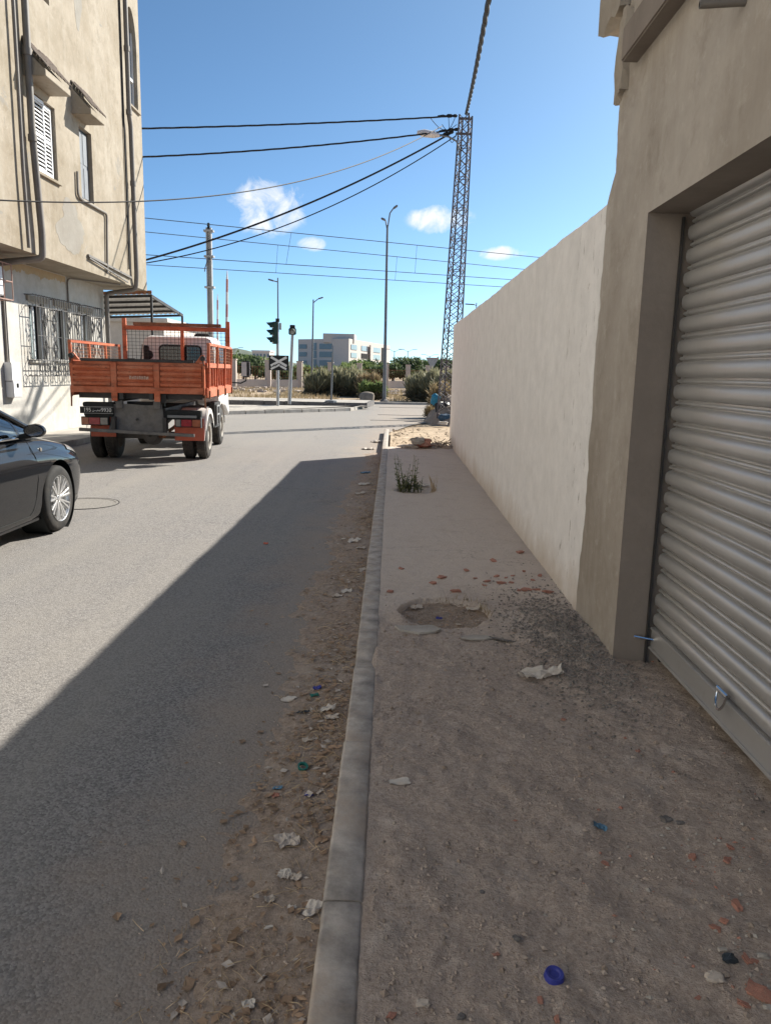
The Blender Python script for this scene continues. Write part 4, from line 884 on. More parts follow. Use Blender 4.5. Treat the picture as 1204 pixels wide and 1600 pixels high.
m = MB(); m.box(.46, .96, -.94, -.90, .805, .85); m.box(1.03, 1.045, -.95, -.90, .63, .82); pt(m, 'lamp_bracket', 'galv_dark', bevel=.005)
for xa, xb, z0, z1 in ((-.88, -.45, .45, .80), (.56, 1.07, .40, .79)): m = MB(); m.box(xa, xb, -.83, -.815, z0, z1); pt(m, 'mud_flap', 'flap_red', bevel=.003)
m = MB(); m.prism([(1.06, -.83, .40), (1.075, -.83, .40), (1.075, -.45, .98), (1.06, -.45, .98)], (0, .03, 0)); pt(m, 'flap_stay', 'cab_white')
m = MB(); rows = []
for i in range(9):
    u = i/8; z = .52+.50*u; y = -.93+.10*math.sin(u*2.6); xa = -.57+.10*u; xb = .40-.04*u; rows.append([(xa+(xb-xa)*k/10, y+.006*math.sin(k*1.3+i), z+.01*math.sin(k*.7)) for k in range(11)])
m.grid(rows); sk = pt(m, 'mud_skirt', 'mudskirt', smooth=True); m = MB(); m.cyl((-.07, -.90, .76), (-.07, -.86, .76), .02); pt(m, 'skirt_bolt', 'dark_steel', sk)
for x in (-.36, .28): m = MB(); m.box(x-.06, x+.06, -.9, -.82, .95, 1.09); pt(m, 'skirt_bracket', 'mudskirt', bevel=.008)
m = MB(); m.bar((-1.02, -1.0, .585), (.93, -1.0, .505), .07, .055); pt(m, 'under_run_bar', 'mudskirt', bevel=.006)
for x in (-.45, .42): m = MB(); m.box(x-.03, x+.03, -.99, -.8, .54, .8); pt(m, 'bar_stay', 'dark_steel')
m = MB(); m.box(-.3, .35, -.6, -.5, .98, 1.06); m.cyl((0, .4, .95), (0, 1.6, 1.1), .08); pt(m, 'tipping_ram', 'dark_steel', smooth=True)

# ================================================================ CAR
C = thing('black_car', 'shiny black saloon car with silver multi spoke alloy wheels', 'car', (-4.28, 7.62, 0), 0, local=True)
def cpt(mb, name, mat, parent=None, **k): return mb.build(name, mat, parent or C, **k)
ST = [(.93, .50, .34, .54, .57), (.90, .66, .30, .61, .66), (.82, .78, .25, .69, .755), (.66, .855, .22, .775, .85), (.42, .90, .19, .845, .92), (.15, .915, .18, .895, .975), (-.12, .92, .18, .935, 1.025), (-.35, .92, .18, .955, 1.04), (-.62, .92, .18, .97, 1.02),
      (-1.0, .92, .18, .98, 1.0), (-1.8, .925, .18, .99, 1.01), (-2.4, .925, .18, 1.005, 1.03), (-2.9, .92, .19, 1.01, 1.06), (-3.3, .90, .22, 1.01, 1.08), (-3.6, .85, .28, .98, 1.06), (-3.75, .76, .34, .88, .95), (-3.8, .62, .40, .76, .80)]
def cat(p0, p1, p2, p3, t_): return .5*((2*p1)+(-p0+p2)*t_+(2*p0-5*p1+4*p2-p3)*t_*t_+(-p0+3*p1-3*p2+p3)*t_**3)
sts = []
for i in range(len(ST)-1):
    a = [ST[max(0, i-1)], ST[i], ST[i+1], ST[min(len(ST)-1, i+2)]]
    for k in range(6): sts.append([cat(a[0][j], a[1][j], a[2][j], a[3][j], k/6) for j in range(5)])
sts.append(list(ST[-1]))
def half(y, w_, zb_, zs, zt):
    cr = [(0, zb_), (w_*.86, zb_), (w_*.945, zb_+.035), (w_*.975, zb_+.13), (w_*.985, zb_+(zs-zb_)*.36), (w_*1.0, zb_+(zs-zb_)*.62), (w_*.992, zb_+(zs-zb_)*.78), (w_*.958, zb_+(zs-zb_)*.86), (w_*.945, zb_+(zs-zb_)*.90), (w_*.925, zs-.028), (w_*.87, zs), (w_*.62, zs+(zt-zs)*.62), (w_*.3, zt), (0, zt+.004)]
    out = []
    for i in range(len(cr)-1):
        p = [cr[max(0, i-1)], cr[i], cr[i+1], cr[min(len(cr)-1, i+2)]]
        n_ = 1 if i == 0 else 3
        for k in range(n_): out.append((cat(p[0][0], p[1][0], p[2][0], p[3][0], k/n_), cat(p[0][1], p[1][1], p[2][1], p[3][1], k/n_)))
    out.append(cr[-1]); return out
m = MB(); rows = []
for y, w_, zb_, zs, zt in sts:
    h_ = half(y, w_, zb_, zs, zt); rows.append([(x, y, z) for x, z in h_]+[(-x, y, z) for x, z in h_[-2:0:-1]]+[(0, y, zb_)])
m.grid(rows); nn = len(rows[0]); m.f.append(tuple(range(nn-1))); m.f.append(tuple((len(rows)-1)*nn+j for j in range(nn-1)))
body = cpt(m, 'body', 'car_black')
bmx = bmesh.new(); bmx.from_mesh(body.data); bmesh.ops.remove_doubles(bmx, verts=bmx.verts, dist=1e-5); bmesh.ops.recalc_face_normals(bmx, faces=bmx.faces); bmx.to_mesh(body.data); bmx.free()
AX = (0, -2.74); WR = .335
for yw_ in AX:
    for s_ in (-1, 1):
        k_ = MB(); k_.cyl((s_*.62, yw_, WR+.01), (s_*1.2, yw_, WR+.01), .385, n=40); ko = k_.build('cutter', 'car_black', C)
        md = body.modifiers.new('b', 'BOOLEAN'); md.operation = 'DIFFERENCE'; md.object = ko; md.solver = 'EXACT'
        bpy.context.view_layer.update(); dg = bpy.context.evaluated_depsgraph_get(); me = bpy.data.meshes.new_from_object(body.evaluated_get(dg)); body.modifiers.clear(); body.data = me; bpy.data.objects.remove(ko)
for p in body.data.polygons: p.use_smooth = True
body.data.set_sharp_from_angle(angle=R(38))
body.data.materials.clear(); body.data.materials.append(MATS['car_black'])
for yw_ in AX:
    for s_ in (-1, 1):
        m = MB(); m.lathe((0, yw_, WR+.01), (s_, 0, 0), [(.02, .63), (.385, .63), (.389, .90)], 40); cpt(m, 'wheel_arch', 'black_matt', smooth=True)
# greenhouse
RF = [(-.18, 1.035, .80), (-.56, 1.205, .73), (-1.02, 1.395, .655), (-1.4, 1.465, .62), (-1.85, 1.495, .60), (-2.25, 1.48, .595), (-2.65, 1.40, .60), (-2.98, 1.25, .635), (-3.28, 1.09, .68)]
m = MB(); rows = []
for y, z, w_ in RF[2:7]: rows.append([(w_*k/8, y, z-.035*(abs(k)/8)**2-.02*(abs(k)/8)**6) for k in range(-8, 9)])
m.grid(rows); cpt(m, 'roof', 'car_black', smooth=True)
m = MB(); m.grid([[(w_*k/8*.97, y, z-.035*(abs(k)/8)**2) for k in range(-8, 9)] for y, z, w_ in RF[:3]]); cpt(m, 'windscreen', 'glass_car', smooth=True)
m = MB(); m.grid([[(w_*k/8*.97, y, z-.035*(abs(k)/8)**2) for k in range(-8, 9)] for y, z, w_ in RF[6:]]); cpt(m, 'rear_window', 'glass_car', smooth=True)
for s_ in (-1, 1):
    bl = [(-.52, .97), (-.9, .975), (-1.3, .98), (-1.75, .985), (-2.2, .995), (-2.7, 1.01), (-3.1, 1.02)]
    def roofat(y):
        for (ya, za_, wa), (yb, zb_, wb) in zip(RF[:-1], RF[1:]):
            if yb <= y <= ya: t_ = (y-ya)/(yb-ya); return za_+(zb_-za_)*t_, wa+(wb-wa)*t_
        return RF[-1][1:]
    def sg(y, u):   # point on side-glass surface
        zb_ = 1.0+(-.2-y)*.008; zr, wr = roofat(y); wb = .845; zr -= .055
        return (s_*(wb+(wr-wb)*u+.025*math.sin(math.pi*u)), y, zb_+(max(zr, zb_+.004)-zb_)*u)
    for ya, yb in ((-.66, -1.60), (-1.68, -2.55)):
        m = MB(); m.grid([[sg(ya+(yb-ya)*i/8, j/5) for j in range(6)] for i in range(9)]); cpt(m, 'side_window', 'glass_car', smooth=True)
    m = MB(); m.grid([[sg(-.30-.32*i/4, j/5) for j in range(6)] for i in range(5)]); cpt(m, 'quarter_window', 'glass_car', smooth=True)
    for ya, yb, nm in ((-.62, -.66, 'window_divider'), (-1.60, -1.68, 'door_pillar'), (-2.55, -3.25, 'rear_pillar')):
        m = MB(); m.grid([[tuple(Vector(sg(ya+(yb-ya)*i/4, j/5))+Vector((s_*.004, 0, 0))) for j in range(6)] for i in range(5)]); cpt(m, nm, 'car_black', smooth=True)
    m = MB(); m.tube([Vector(sg(y, 1))+Vector((s_*.004, 0, .02)) for y in (-.19, -.4, -.56, -.8, -1.02, -1.4, -1.85, -2.25, -2.65, -2.98, -3.27)], .028, 8); cpt(m, 'window_pillar', 'car_black', smooth=True)
    m = MB(); m.tube([Vector(sg(y, 0))+Vector((s_*.008, 0, .0)) for y in (-.28, -.7, -1.2, -1.75, -2.2, -2.7, -3.15)], .012, 6); cpt(m, 'window_trim', 'chrome', smooth=True)
    # mirror
    m = MB(); m.tube([(s_*.86, -.66, 1.01), (s_*.96, -.66, 1.03)], .026, 8); mo_ = cpt(m, 'mirror_arm', 'black_matt', smooth=True)
    m = MB(); rows = []
    for i, (f_, hw, hh) in enumerate(((-.06, .085, .05), (-.055, .098, .06), (-.02, .10, .064), (.02, .085, .055), (.05, .05, .034), (.06, .008, .008))):
        rows.append([(s_*(1.02-.02*(i > 2))+hw*math.cos(2*math.pi*k/16), -.66+f_, 1.075+hh*math.sin(2*math.pi*k/16)) for k in range(17)])
    m.grid(rows); cpt(m, 'mirror', 'car_black', mo_, smooth=True)
    m = MB(); m.add([(s_*1.02+.085*math.cos(2*math.pi*k/16), -.722, 1.075+.050*math.sin(2*math.pi*k/16)) for k in range(16)], [tuple(range(16))]); cpt(m, 'mirror_glass', 'chrome', mo_)
    # door seams, handle, side repeater
    m = MB()
    def bodyx(y, z):
        j = min(range(len(sts)), key=lambda q: abs(sts[q][0]-y)); h_ = half(*sts[j]); b_ = min(h_[3:], key=lambda p: abs(p[1]-z)); return b_[0]
    for pts in ([(-.50, .95), (-.48, .8), (-.46, .6), (-.49, .42), (-.56, .3), (-.62, .26)], [(-1.72, .93), (-1.70, .6), (-1.70, .27)], [(-2.62, .95), (-2.55, .75), (-2.38, .6), (-2.3, .3)], [(-.62, .262), (-1.7, .27), (-2.3, .30)]):
        m.tube([(s_*(bodyx(y, z)+.0005), y, z) for y, z in pts], .0035, 5)
    cpt(m, 'door_seam', 'black_matt')
    for y in (-1.5, -2.42): m = MB(); m.tube([(s_*.93, y+.1, .80), (s_*.955, y+.05, .805), (s_*.955, y-.07, .81), (s_*.93, y-.11, .81)], .013, 8); cpt(m, 'door_handle', 'chrome', smooth=True)
    m = MB(); m.lathe((s_*(bodyx(-.30, .86)+.002), -.30, .86), (s_, 0, 0), [(.022, -.004), (.018, .006), (.002, .008)], 10); cpt(m, 'side_repeater', 'lens_clear', smooth=True)
    # headlight and tail lamp, tracing the body surface
    def surf(y0, y1, n_, fa, fb_, name, mat, off=.004):
        m = MB(); rows = []
        for i in range(n_+1):
            y = y0+(y1-y0)*i/n_; j = min(range(len(sts)), key=lambda q: abs(sts[q][0]-y)); h_ = half(*sts[j]); L = len(h_)-1; row = []
            for k in range(9):
                u = (fa+(fb_-fa)*k/8)*L; a_ = int(min(L-1, math.floor(u))); f_ = u-a_; x = h_[a_][0]*(1-f_)+h_[a_+1][0]*f_; z = h_[a_][1]*(1-f_)+h_[a_+1][1]*f_; row.append((s_*(x+off), sts[j][0]+(off if y > 0 else -off), z+off*.6))
            rows.append(row)
        m.grid(rows); cpt(m, name, mat, smooth=True)
    surf(.88, .34, 12, .60, .74, 'headlight', 'lens_clear', .006); surf(-3.74, -3.45, 6, .58, .70, 'tail_lamp', 'lens_red')
# wheels
def car_wheel(x, y, s_):
    w_ = .215; pr = [(.225, -w_/2), (.29, -w_/2), (.318, -w_/2+.012), (.332, -w_/2+.03), (.335, -w_/2+.05), (.335, w_/2-.05), (.332, w_/2-.03), (.318, w_/2-.012), (.29, w_/2), (.225, w_/2-.005)]
    m = MB(); m.lathe((x, y, WR), (s_, 0, 0), pr, 48); o = cpt(m, 'wheel', 'tyre_car', smooth=True)
    m = MB(); m.lathe((x, y, WR), (s_, 0, 0), [(.20, -w_/2), (.215, w_/2-.06), (.222, w_/2-.012), (.234, w_/2+.002), (.236, w_/2-.012)], 48); m.lathe((x, y, WR), (s_, 0, 0), [(.002, w_/2-.01), (.028, w_/2-.012), (.034, w_/2-.03), (.06, w_/2-.045)], 20); rm = cpt(m, 'rim', 'alloy', o, smooth=True)
    for k in range(9):
        for dth in (-.085, .085):
            th = 2*math.pi*k/9+.2; a_ = th+dth*.55; b_ = th+dth*1.45
            p = Vector((x+s_*(w_/2-.028), y+.035*math.cos(a_), WR+.035*math.sin(a_))); q = Vector((x+s_*(w_/2-.008), y+.222*math.cos(b_), WR+.222*math.sin(b_)))
            m = MB(); m.bar(p, q, .021, .018, up=(s_, 0, 0)); cpt(m, 'spoke', 'alloy', rm, bevel=.004)
    m = MB(); m.lathe((x, y, WR), (s_, 0, 0), [(.02, -.02), (.16, -.02), (.16, .0), (.02, .0)], 28); cpt(m, 'brake_disc', 'galv_dark', o)
    m = MB(); m.lathe((x, y, WR), (s_, 0, 0), [(.01, -.05), (.2, -.05)], 28); cpt(m, 'wheel_back', 'black_matt', o)
for yw_ in AX:
    for s_ in (-1, 1): car_wheel(s_*.81, yw_, s_)
m = MB(); m.box(-.5, .5, .88, .90, .30, .42); cpt(m, 'grille', 'black_matt'); m = MB(); m.box(-.26, .26, .935, .945, .42, .53); cpt(m, 'number_plate', 'letter_white')
m = MB(); m.box(-.80, .80, -3.6, -.3, .92, .96); cpt(m, 'interior_shelf', 'black_matt')
for x in (-.38, .38):
    m = MB(); m.box(x-.22, x+.22, -1.85, -1.72, .6, 1.13); m.box(x-.11, x+.11, -1.84, -1.75, 1.14, 1.30); cpt(m, 'seat', 'black_matt', bevel=.04)
m = MB(); m.lathe((-.38, -1.0, .98), (0, -.9, .4), [(.17, -.012), (.182, 0), (.17, .012), (.158, 0)], 24, closed=True); cpt(m, 'steering_wheel', 'black_matt', smooth=True)

# ================================================================ CROSSING FURNITURE
# rail mast
Ym = 33.5; mt_ = pY(327, 352, Ym); mz = mt_.z; mx_ = mt_.x-.02
rm_ = thing('railway_mast', 'tall pale grey railway mast carrying overhead wires behind truck', 'mast', (mx_, Ym, 0))
m = MB(); m.box(mx_-.11, mx_-.06, Ym-.10, Ym+.10, 0, mz-.1); m.box(mx_+.06, mx_+.11, Ym-.10, Ym+.10, 0, mz-.1); m.box(mx_-.06, mx_+.06, Ym-.02, Ym+.02, 0, mz-.1); m.build('column', 'galv', rm_)
for zz in [pY(326, y_, Ym).z for y_ in (361, 401, 449)]:
    m = MB(); m.box(mx_-.2, mx_+.2, Ym-.14, Ym+.14, zz-.04, zz+.04); m.build('clamp', 'galv', rm_)
m = MB(); m.lathe((mx_, Ym-.05, mz-.14), (0, 0, 1), [(.03, 0), (.07, .03), (.04, .07), (.07, .11), (.04, .15), (.06, .2), (.01, .24)], 12); m.build('insulator', 'black_matt', rm_)
m = MB(); zz = pY(326, 401, Ym).z; m.tube([(mx_, Ym-.15, zz-.05), (mx_-.12, Ym-.3, zz-.5), (mx_-.14, Ym-.3, zz-.65)], .02, 6); m.build('stay_arm', 'galv_dark', rm_)
# raised barrier booms
def boom(pxt, pyt, pxb, Y, label):
    tp_ = pY(pxt, pyt, Y); bx_ = pY(pxb, 560, Y).x; o = thing('barrier_boom', label, 'barrier', (bx_, Y, 0), group='raised level crossing barriers')
    m = MB(); m.box(bx_-.62, bx_-.12, Y-.2, Y+.2, 0, 1.05); m.build('housing', 'galv', o, bevel=.02)
    d = (tp_-Vector((bx_, Y-.24, .9))); n = 9
    for k in range(n):
        a = Vector((bx_, Y-.24, .9))+d*(k/n)*.93; b_ = Vector((bx_, Y-.24, .9))+d*((k+1)/n)*.93; m = MB(); m.bar(a, b_, .095-.025*k/n, .05); m.build('boom_section', 'boom_red' if k % 2 == 0 else 'boom_white', o)
    m = MB(); m.tube([Vector((bx_, Y-.24, .9))+d*.93, tp_-d.normalized()*.0], [.035, .012], 8); m.build('boom_tip', 'boom_white', o)
boom(355, 423, 355, 27.0, 'raised red and white crossing barrier, taller looking one behind truck headboard'); boom(340, 459, 341, 38.0, 'raised red and white crossing barrier beside the grey railway mast')
# traffic signal with level-crossing cross
SB = pZ(434, 634, .13); Yt = SB.y; sxx = SB.x
sg_ = thing('crossing_signal', 'black traffic signal above a level crossing cross sign on grey pole', 'traffic light', SB)
zt = pY(434, 500, Yt).z; m = MB(); m.cyl((sxx, Yt, .05), (sxx, Yt, zt), .062, n=14); m.build('pole', 'galv', sg_, smooth=True); m = MB(); m.cyl((sxx, Yt, zt-.08), (sxx, Yt, zt+.06), .085, n=12); m.build('pole_cap', 'black_matt', sg_)
def head(parent, c, d, n, hw=.16, hh=.36, mat='signal_green', vis=.27):
    """signal head with n lamps looking along d"""
    d = Vector(d).normalized(); a = Vector((-d.y, d.x, 0)); m = MB()
    m.bar(c-d*.09-Vector((0, 0, n*hh/2)), c-d*.09-Vector((0, 0, -n*hh/2)), .34, .18, up=d); ho = m.build('signal_head', mat, parent, bevel=.03)
    for k in range(n):
        z = c.z+(k-(n-1)/2)*hh; o_ = Vector((c.x, c.y, z)); m = MB(); m.lathe(o_, d, [(.0, .015), (.08, .012), (.125, .0)], 20); m.build('lens', 'lens_signal', ho, smooth=True)
        m = MB(); ra, rb = [], []
        for i in range(17):
            th = R(-35+250*i/16); cut = vis*(.35+.65*max(0, math.sin(th)) ** .7 if math.sin(th) > 0 else .35)
            off = a*math.cos(th)*.14+Vector((0, 0, math.sin(th)*.14)); ra.append(o_+off); rb.append(o_+off*.95+d*cut-Vector((0, 0, .02)))
        m.grid([ra, rb]); m.build('visor', mat, ho, smooth=True)
    return ho
head(sg_, Vector((sxx-.20, Yt-.05, pY(423, 520, Yt).z)), (-.93, -.40, 0), 3, hh=.31)
m = MB(); zz = pY(438, 510, Yt).z; m.box(sxx+.09, sxx+.16, Yt-.1, Yt+.1, zz-.14, zz+.14); m.build('repeater_box', 'galv_dark', sg_)
cl_ = pY(420, 555, Yt-.08); cr_ = pY(451, 579, Yt-.08)
m = MB(); m.box(cl_.x, cr_.x, Yt-.085, Yt-.07, cr_.z, cl_.z); sgn = m.build('cross_sign', 'black_matt', sg_)
cx_, cz2 = (cl_.x+cr_.x)/2, (cl_.z+cr_.z)/2; hw_, hh_ = (cr_.x-cl_.x)/2*.80, (cl_.z-cr_.z)/2*.78; yv = Yt-.092
m = MB(); m.bar((cx_-hw_, yv, cz2+hh_), (cx_+hw_, yv, cz2-hh_*.52), .10, .01, up=(0, 1, 0)); m.build('cross_blade', 'letter_white', sgn)
m = MB(); m.bar((cx_+hw_, yv-.012, cz2+hh_), (cx_-hw_, yv-.012, cz2-hh_*.52), .10, .01, up=(0, 1, 0)); m.build('cross_blade', 'letter_white', sgn)
m = MB(); m.bar((cx_-.03, yv-.002, cz2-hh_*.30), (cx_+hw_*.97, yv-.002, cz2-hh_*1.08), .085, .01, up=(0, 1, 0)); m.bar((cx_+.03, yv-.0145, cz2-hh_*.30), (cx_-hw_*.97, yv-.0145, cz2-hh_*1.08), .085, .01, up=(0, 1, 0)); m.build('half_cross', 'letter_white', sgn)
m = MB()
for x_ in (-.8, -.45, .05): m.bar((cx_+hw_*x_, yv-.022, cz2-hh_*.62), (cx_+hw_*x_+.10, yv-.022, cz2-hh_*.28), .02, .008, up=(0, 1, 0))
m.build('scratch', 'black_matt', sgn)
# second crossing post
SB2 = pZ(452, 627, .24); Y2 = SB2.y; tp2 = pY(457, 522, Y2)
s2 = thing('signal_post', 'leaning grey post with a small black signal lamp and horn on top', 'signal post', SB2)
m = MB(); m.cyl((SB2.x, Y2, .1), (tp2.x, Y2, tp2.z), .085, .07, 12); m.build('pole', 'galv', s2, smooth=True)
head(s2, Vector((tp2.x, Y2-.12, pY(457, 518, Y2).z)), (0, -1, 0), 1, hh=.30); m = MB(); zz = pY(457, 511, Y2).z; m.box(tp2.x-.11, tp2.x+.11, Y2-.12, Y2+.12, zz-.09, zz+.09); m.cyl((tp2.x, Y2, zz-.25), (tp2.x, Y2, zz), .03, n=8); m.build('horn', 'black_matt', s2, bevel=.01)
# edge-on sign post
SB3 = pZ(517, 628, .24); Y3 = SB3.y; t3 = pY(519.5, 560, Y3); s3 = thing('sign_post', 'thin grey post with a round sign seen edge on, by the sage bush', 'sign', SB3)
m = MB(); m.cyl((SB3.x, Y3, .1), (t3.x, Y3, t3.z), .045, n=10); m.lathe((SB3.x, Y3, .2), (0, 0, 1), [(.30, 0), (.28, .10), (.05, .14)], 10); m.build('pole', 'galv_dark', s3)
zc_ = pY(519, 551, Y3).z; m = MB(); m.lathe((t3.x, Y3-.07, zc_), (1, .12, 0), [(.01, -.012), (.38, -.012), (.38, .012), (.01, .012)], 24); m.build('sign_plate', 'galv_dark', s3)
# lamp posts
def lamp(name, label, base, top, arms, r_=.09):
    o = thing(name, label, 'street lamp', base, group='street lamps at the crossing'); b_ = Vector(base); t_ = Vector(top); m = MB(); m.tube([b_, b_+(t_-b_)*.25, t_], [r_, r_*.85, r_*.5], 12); m.build('pole', 'galv_dark', o, smooth=True)
    m = MB(); m.lathe(b_, (0, 0, 1), [(r_*2.2, 0), (r_*2.2, .12), (r_, .2)], 12); m.build('base', 'kerb_dark', o)
    for a_ in arms:
        pts = [t_-Vector((0, 0, .25))]+[Vector(p) for p in a_]; m = MB(); m.tube(pts[:-1], .035, 8); ao = m.build('arm', 'galv_dark', o, smooth=True); m = MB(); m.bar(pts[-2], pts[-1], .26, .09); m.build('lamp_head', 'galv_dark', ao, bevel=.03)
    return o
L1 = pZ(600, 629, .0); Y = L1.y; lamp('street_lamp', 'tallest street lamp, grey, with two heads, beside round stone', L1, pY(605, 352, Y), [[pY(609, 333, Y), pY(614, 326, Y), pY(621, 321, Y)], [pY(602, 344, Y), pY(595, 341, Y)]], .11)
L2 = pZ(487, 612.5, 0); Y = L2.y; lamp('street_lamp', 'single headed street lamp in front of beige far building', L2, pY(489.5, 468, Y), [[pY(492, 471, Y), pY(497, 467, Y), pY(505, 464.5, Y)]], .10)
Y = 50; b3 = pY(435, 600, Y); lamp('street_lamp', 'single headed street lamp rising behind the crossing signal', (b3.x, Y, 0), pY(434, 434, Y), [[pY(432, 440, Y), pY(428, 439, Y), pY(419, 436.5, Y)]], .075)
Y = 70; b4 = pY(744, 560, Y); lamp('street_lamp', 'street lamp whose arm peeps over the off white wall', (b4.x, Y, 0), pY(744, 473, Y), [[pY(741, 476, Y), pY(726, 475, Y)]], .08)
for i, (px, py, Y, s_) in enumerate(((616, 548, 150, 1), (637, 548, 160, 1), (671, 556, 170, 1), (722, 540, 150, 1), (366, 545, 160, 1))):
    tp_ = pY(px, py, Y); lamp('street_lamp', ['far street lamp beyond trees by beige building', 'far double street lamp above dark trees', 'far street lamp behind the yield sign', 'far street lamp hidden behind wall end', 'far street lamp near the hazy hill'][i], (tp_.x, Y, 0), tp_, [[tp_+Vector((.9, 0, .25)), tp_+Vector((1.9, 0, .3))], [tp_+Vector((-.9, 0, .25)), tp_+Vector((-1.9, 0, .3))]], .12)
# yield sign from behind
Yy = 52; ys_ = pY(675, 566, Yy); o = thing('yield_sign', 'triangular give way sign seen from its grey back above right hand shrubs', 'sign', (ys_.x, Yy, 0))
m = MB(); m.cyl((ys_.x, Yy+.05, 0), (ys_.x, Yy+.05, ys_.z+.2), .045, n=8); m.build('pole', 'galv_dark', o); m = MB(); m.prism([(ys_.x-.42, Yy, ys_.z+.26), (ys_.x+.42, Yy, ys_.z+.26), (ys_.x, Yy, ys_.z-.48)], (0, .03, 0)); sp = m.build('sign_plate', 'galv', o)
m = MB(); m.bar((ys_.x-.44, Yy-.005, ys_.z+.28), (ys_.x+.44, Yy-.005, ys_.z+.28), .03, .05); m.build('plate_rim', 'boom_red', sp)
# boulder
bl_ = pZ(573, 628, 0); m = MB(); chunk(m, (bl_.x, bl_.y, .25), (.78, .65, .58), 4, 6, .10, .75); tag(m.build('boulder', 'boulder_stone', smooth=True, at=(bl_.x, bl_.y, 0), ang=80), 'pale round boulder standing by base of the tallest lamp', 'boulder')

# lattice tower
Yl = 26.0; tb = pY(697, 600, Yl); tt_ = pY(727.5, 180, Yl); base = Vector((tb.x+.07, Yl, 0)); top = Vector((tt_.x, Yl, tt_.z))
lt = thing('lattice_pylon', 'slender leaning steel lattice pylon carrying cables behind off white wall', 'pylon', base)
wb, wt = .40, .235
def corner(u, i):
    c_ = base+(top-base)*u; w_ = wb+(wt-wb)*u; a_ = R(45*0+20)+i*math.pi/2; return c_+Vector((math.cos(a_)*w_, math.sin(a_)*w_, 0))*.95
for i in range(4):
    m = MB(); m.bar(corner(0, i), corner(1, i), .045, .045); m.build('leg', 'lattice_steel', lt)
NB = 30
for i in range(4):
    m = MB()
    for k in range(NB):
        u0 = (k/NB)**.96; u1 = ((k+1)/NB)**.96; j = (i+1) % 4
        m.bar(corner(u0, i), corner(u1, j), .02, .02); m.bar(corner(u0, j), corner(u1, i), .018, .018)
        if k % 3 == 0: m.bar(corner(u0, i), corner(u0, j), .02, .02)
    m.build('lattice_bracing', 'lattice_steel', lt)
m = MB(); m.bar(top+Vector((-.2, 0, -.1)), top+Vector((.22, 0, -.1)), .06); m.build('cross_arm', 'lattice_steel', lt); m = MB(); m.bar(top+Vector((-.3, 0, -.55)), top+Vector((.2, 0, -.55)), .06); m.build('cross_arm', 'lattice_steel', lt)
def ins(p, d, parent):
    p = Vector(p); d = Vector(d).normalized(); m = MB(); m.lathe(p, d, [(.02, 0), (.05, .03), (.05, .10), (.03, .14), (.055, .2), (.055, .3), (.02, .36), (.04, .45), (.015, .62)], 10); m.build('insulator', 'black_matt', parent, smooth=True)
PT = {k: pY(*v_, Yl) for k, v_ in dict(a=(714, 181), b=(716, 202), c=(708, 206), d=(728, 178)).items()}
for k, d in (('a', (-1, 0, -.02)), ('b', (-1, 0, -.1)), ('c', (-1, -.1, -.3))): ins(PT[k], d, lt)
m = MB()
for k, (a, b_) in enumerate((((710, 186), (690, 196)), ((713, 196), (672, 186)), ((700, 183), (704, 202)), ((712, 210), (700, 212)))):
    pa = pY(*a, Yl); pb = pY(*b_, Yl); m.tube([pa+(pb-pa)*(i/10)+Vector((0, -.1, -.25*math.sin(math.pi*i/10))) for i in range(11)], .010, 5)
m.build('jumper_loop', 'cable_black', lt)
la = [pY(718, 262, Yl), pY(717, 238, Yl), pY(712, 224, Yl), pY(700, 217, Yl), pY(684, 214.5, Yl)]; m = MB(); m.tube([p+Vector((0, -.22, 0)) for p in la], .028, 8); la_o = m.build('lamp_arm', 'galv_dark', lt, smooth=True)
p0 = pY(686, 215, Yl)+Vector((0, -.22, 0)); p1 = pY(651, 210, Yl)+Vector((0, -.22, 0)); m = MB(); m.tube([p0, p0+(p1-p0)*.25, p0+(p1-p0)*.7, p1], [.05, .10, .115, .05], 10); m.build('lamp_head', 'boom_white', la_o, smooth=True)

# ================================================================ CABLES
def cable(label, a, b_, sag, r_, mat='cable_black', twist=0, name='overhead_cable', n=60, group=None):
    a = Vector(a); b_ = Vector(b_); m = MB(); L = (b_-a).length
    def pos(u): return a+(b_-a)*u-Vector((0, 0, sag*4*u*(1-u)))
    if twist:
        n = int(L/.16)
        d = (b_-a).normalized(); e1 = d.cross(Vector((0, 0, 1))).normalized(); e2 = e1.cross(d)
        for ph in range(3):
            m.tube([pos(i/n)+(e1*math.cos(i*.55+ph*2.09)+e2*math.sin(i*.55+ph*2.09))*r_*.5 for i in range(n+1)], r_*.6, 5)
    else: m.tube([pos(i/n) for i in range(n+1)], r_, 6)
    o = m.build(name, mat, at=(a+b_)/2, smooth=True); tag(o, label, 'cable', group); return o
def through(pa, ya, pb, yb): return pY(*pa, ya), pY(*pb, yb)
def extend(a, b_, k): return a+(a-b_)*k   # beyond a
a = pY(228, 200, 23.2); cable('upper twisted black cable from pylon top to end of apartment block', PT['a'], a+(a-PT['a'])*.06, .05, .026, twist=1)
a = pY(228, 243.5, 23.2); cable('second twisted black cable, just below the uppermost, pylon to apartment block', PT['b'], a+(a-PT['b'])*.06, .12, .026, twist=1)
a = pY(228, 404, 23.4); cable('thick black cable sloping steeply from pylon down to apartment block', PT['c'], a+(a-PT['c'])*.03, .35, .03)
a = pY(228, 407, 23.6); cable('thin companion of the steeply sloping cable below pylon lamp', PT['c']+Vector((.1, .1, -.08)), a+(a-PT['c'])*.03, .62, .018)
a = pY(0, 307, 13.1); cable('thin slack wire crossing in front of apartment block facade to pylon', pY(690, 197, Yl), a+(a-pY(690, 197, Yl))*.02, .75, .014)
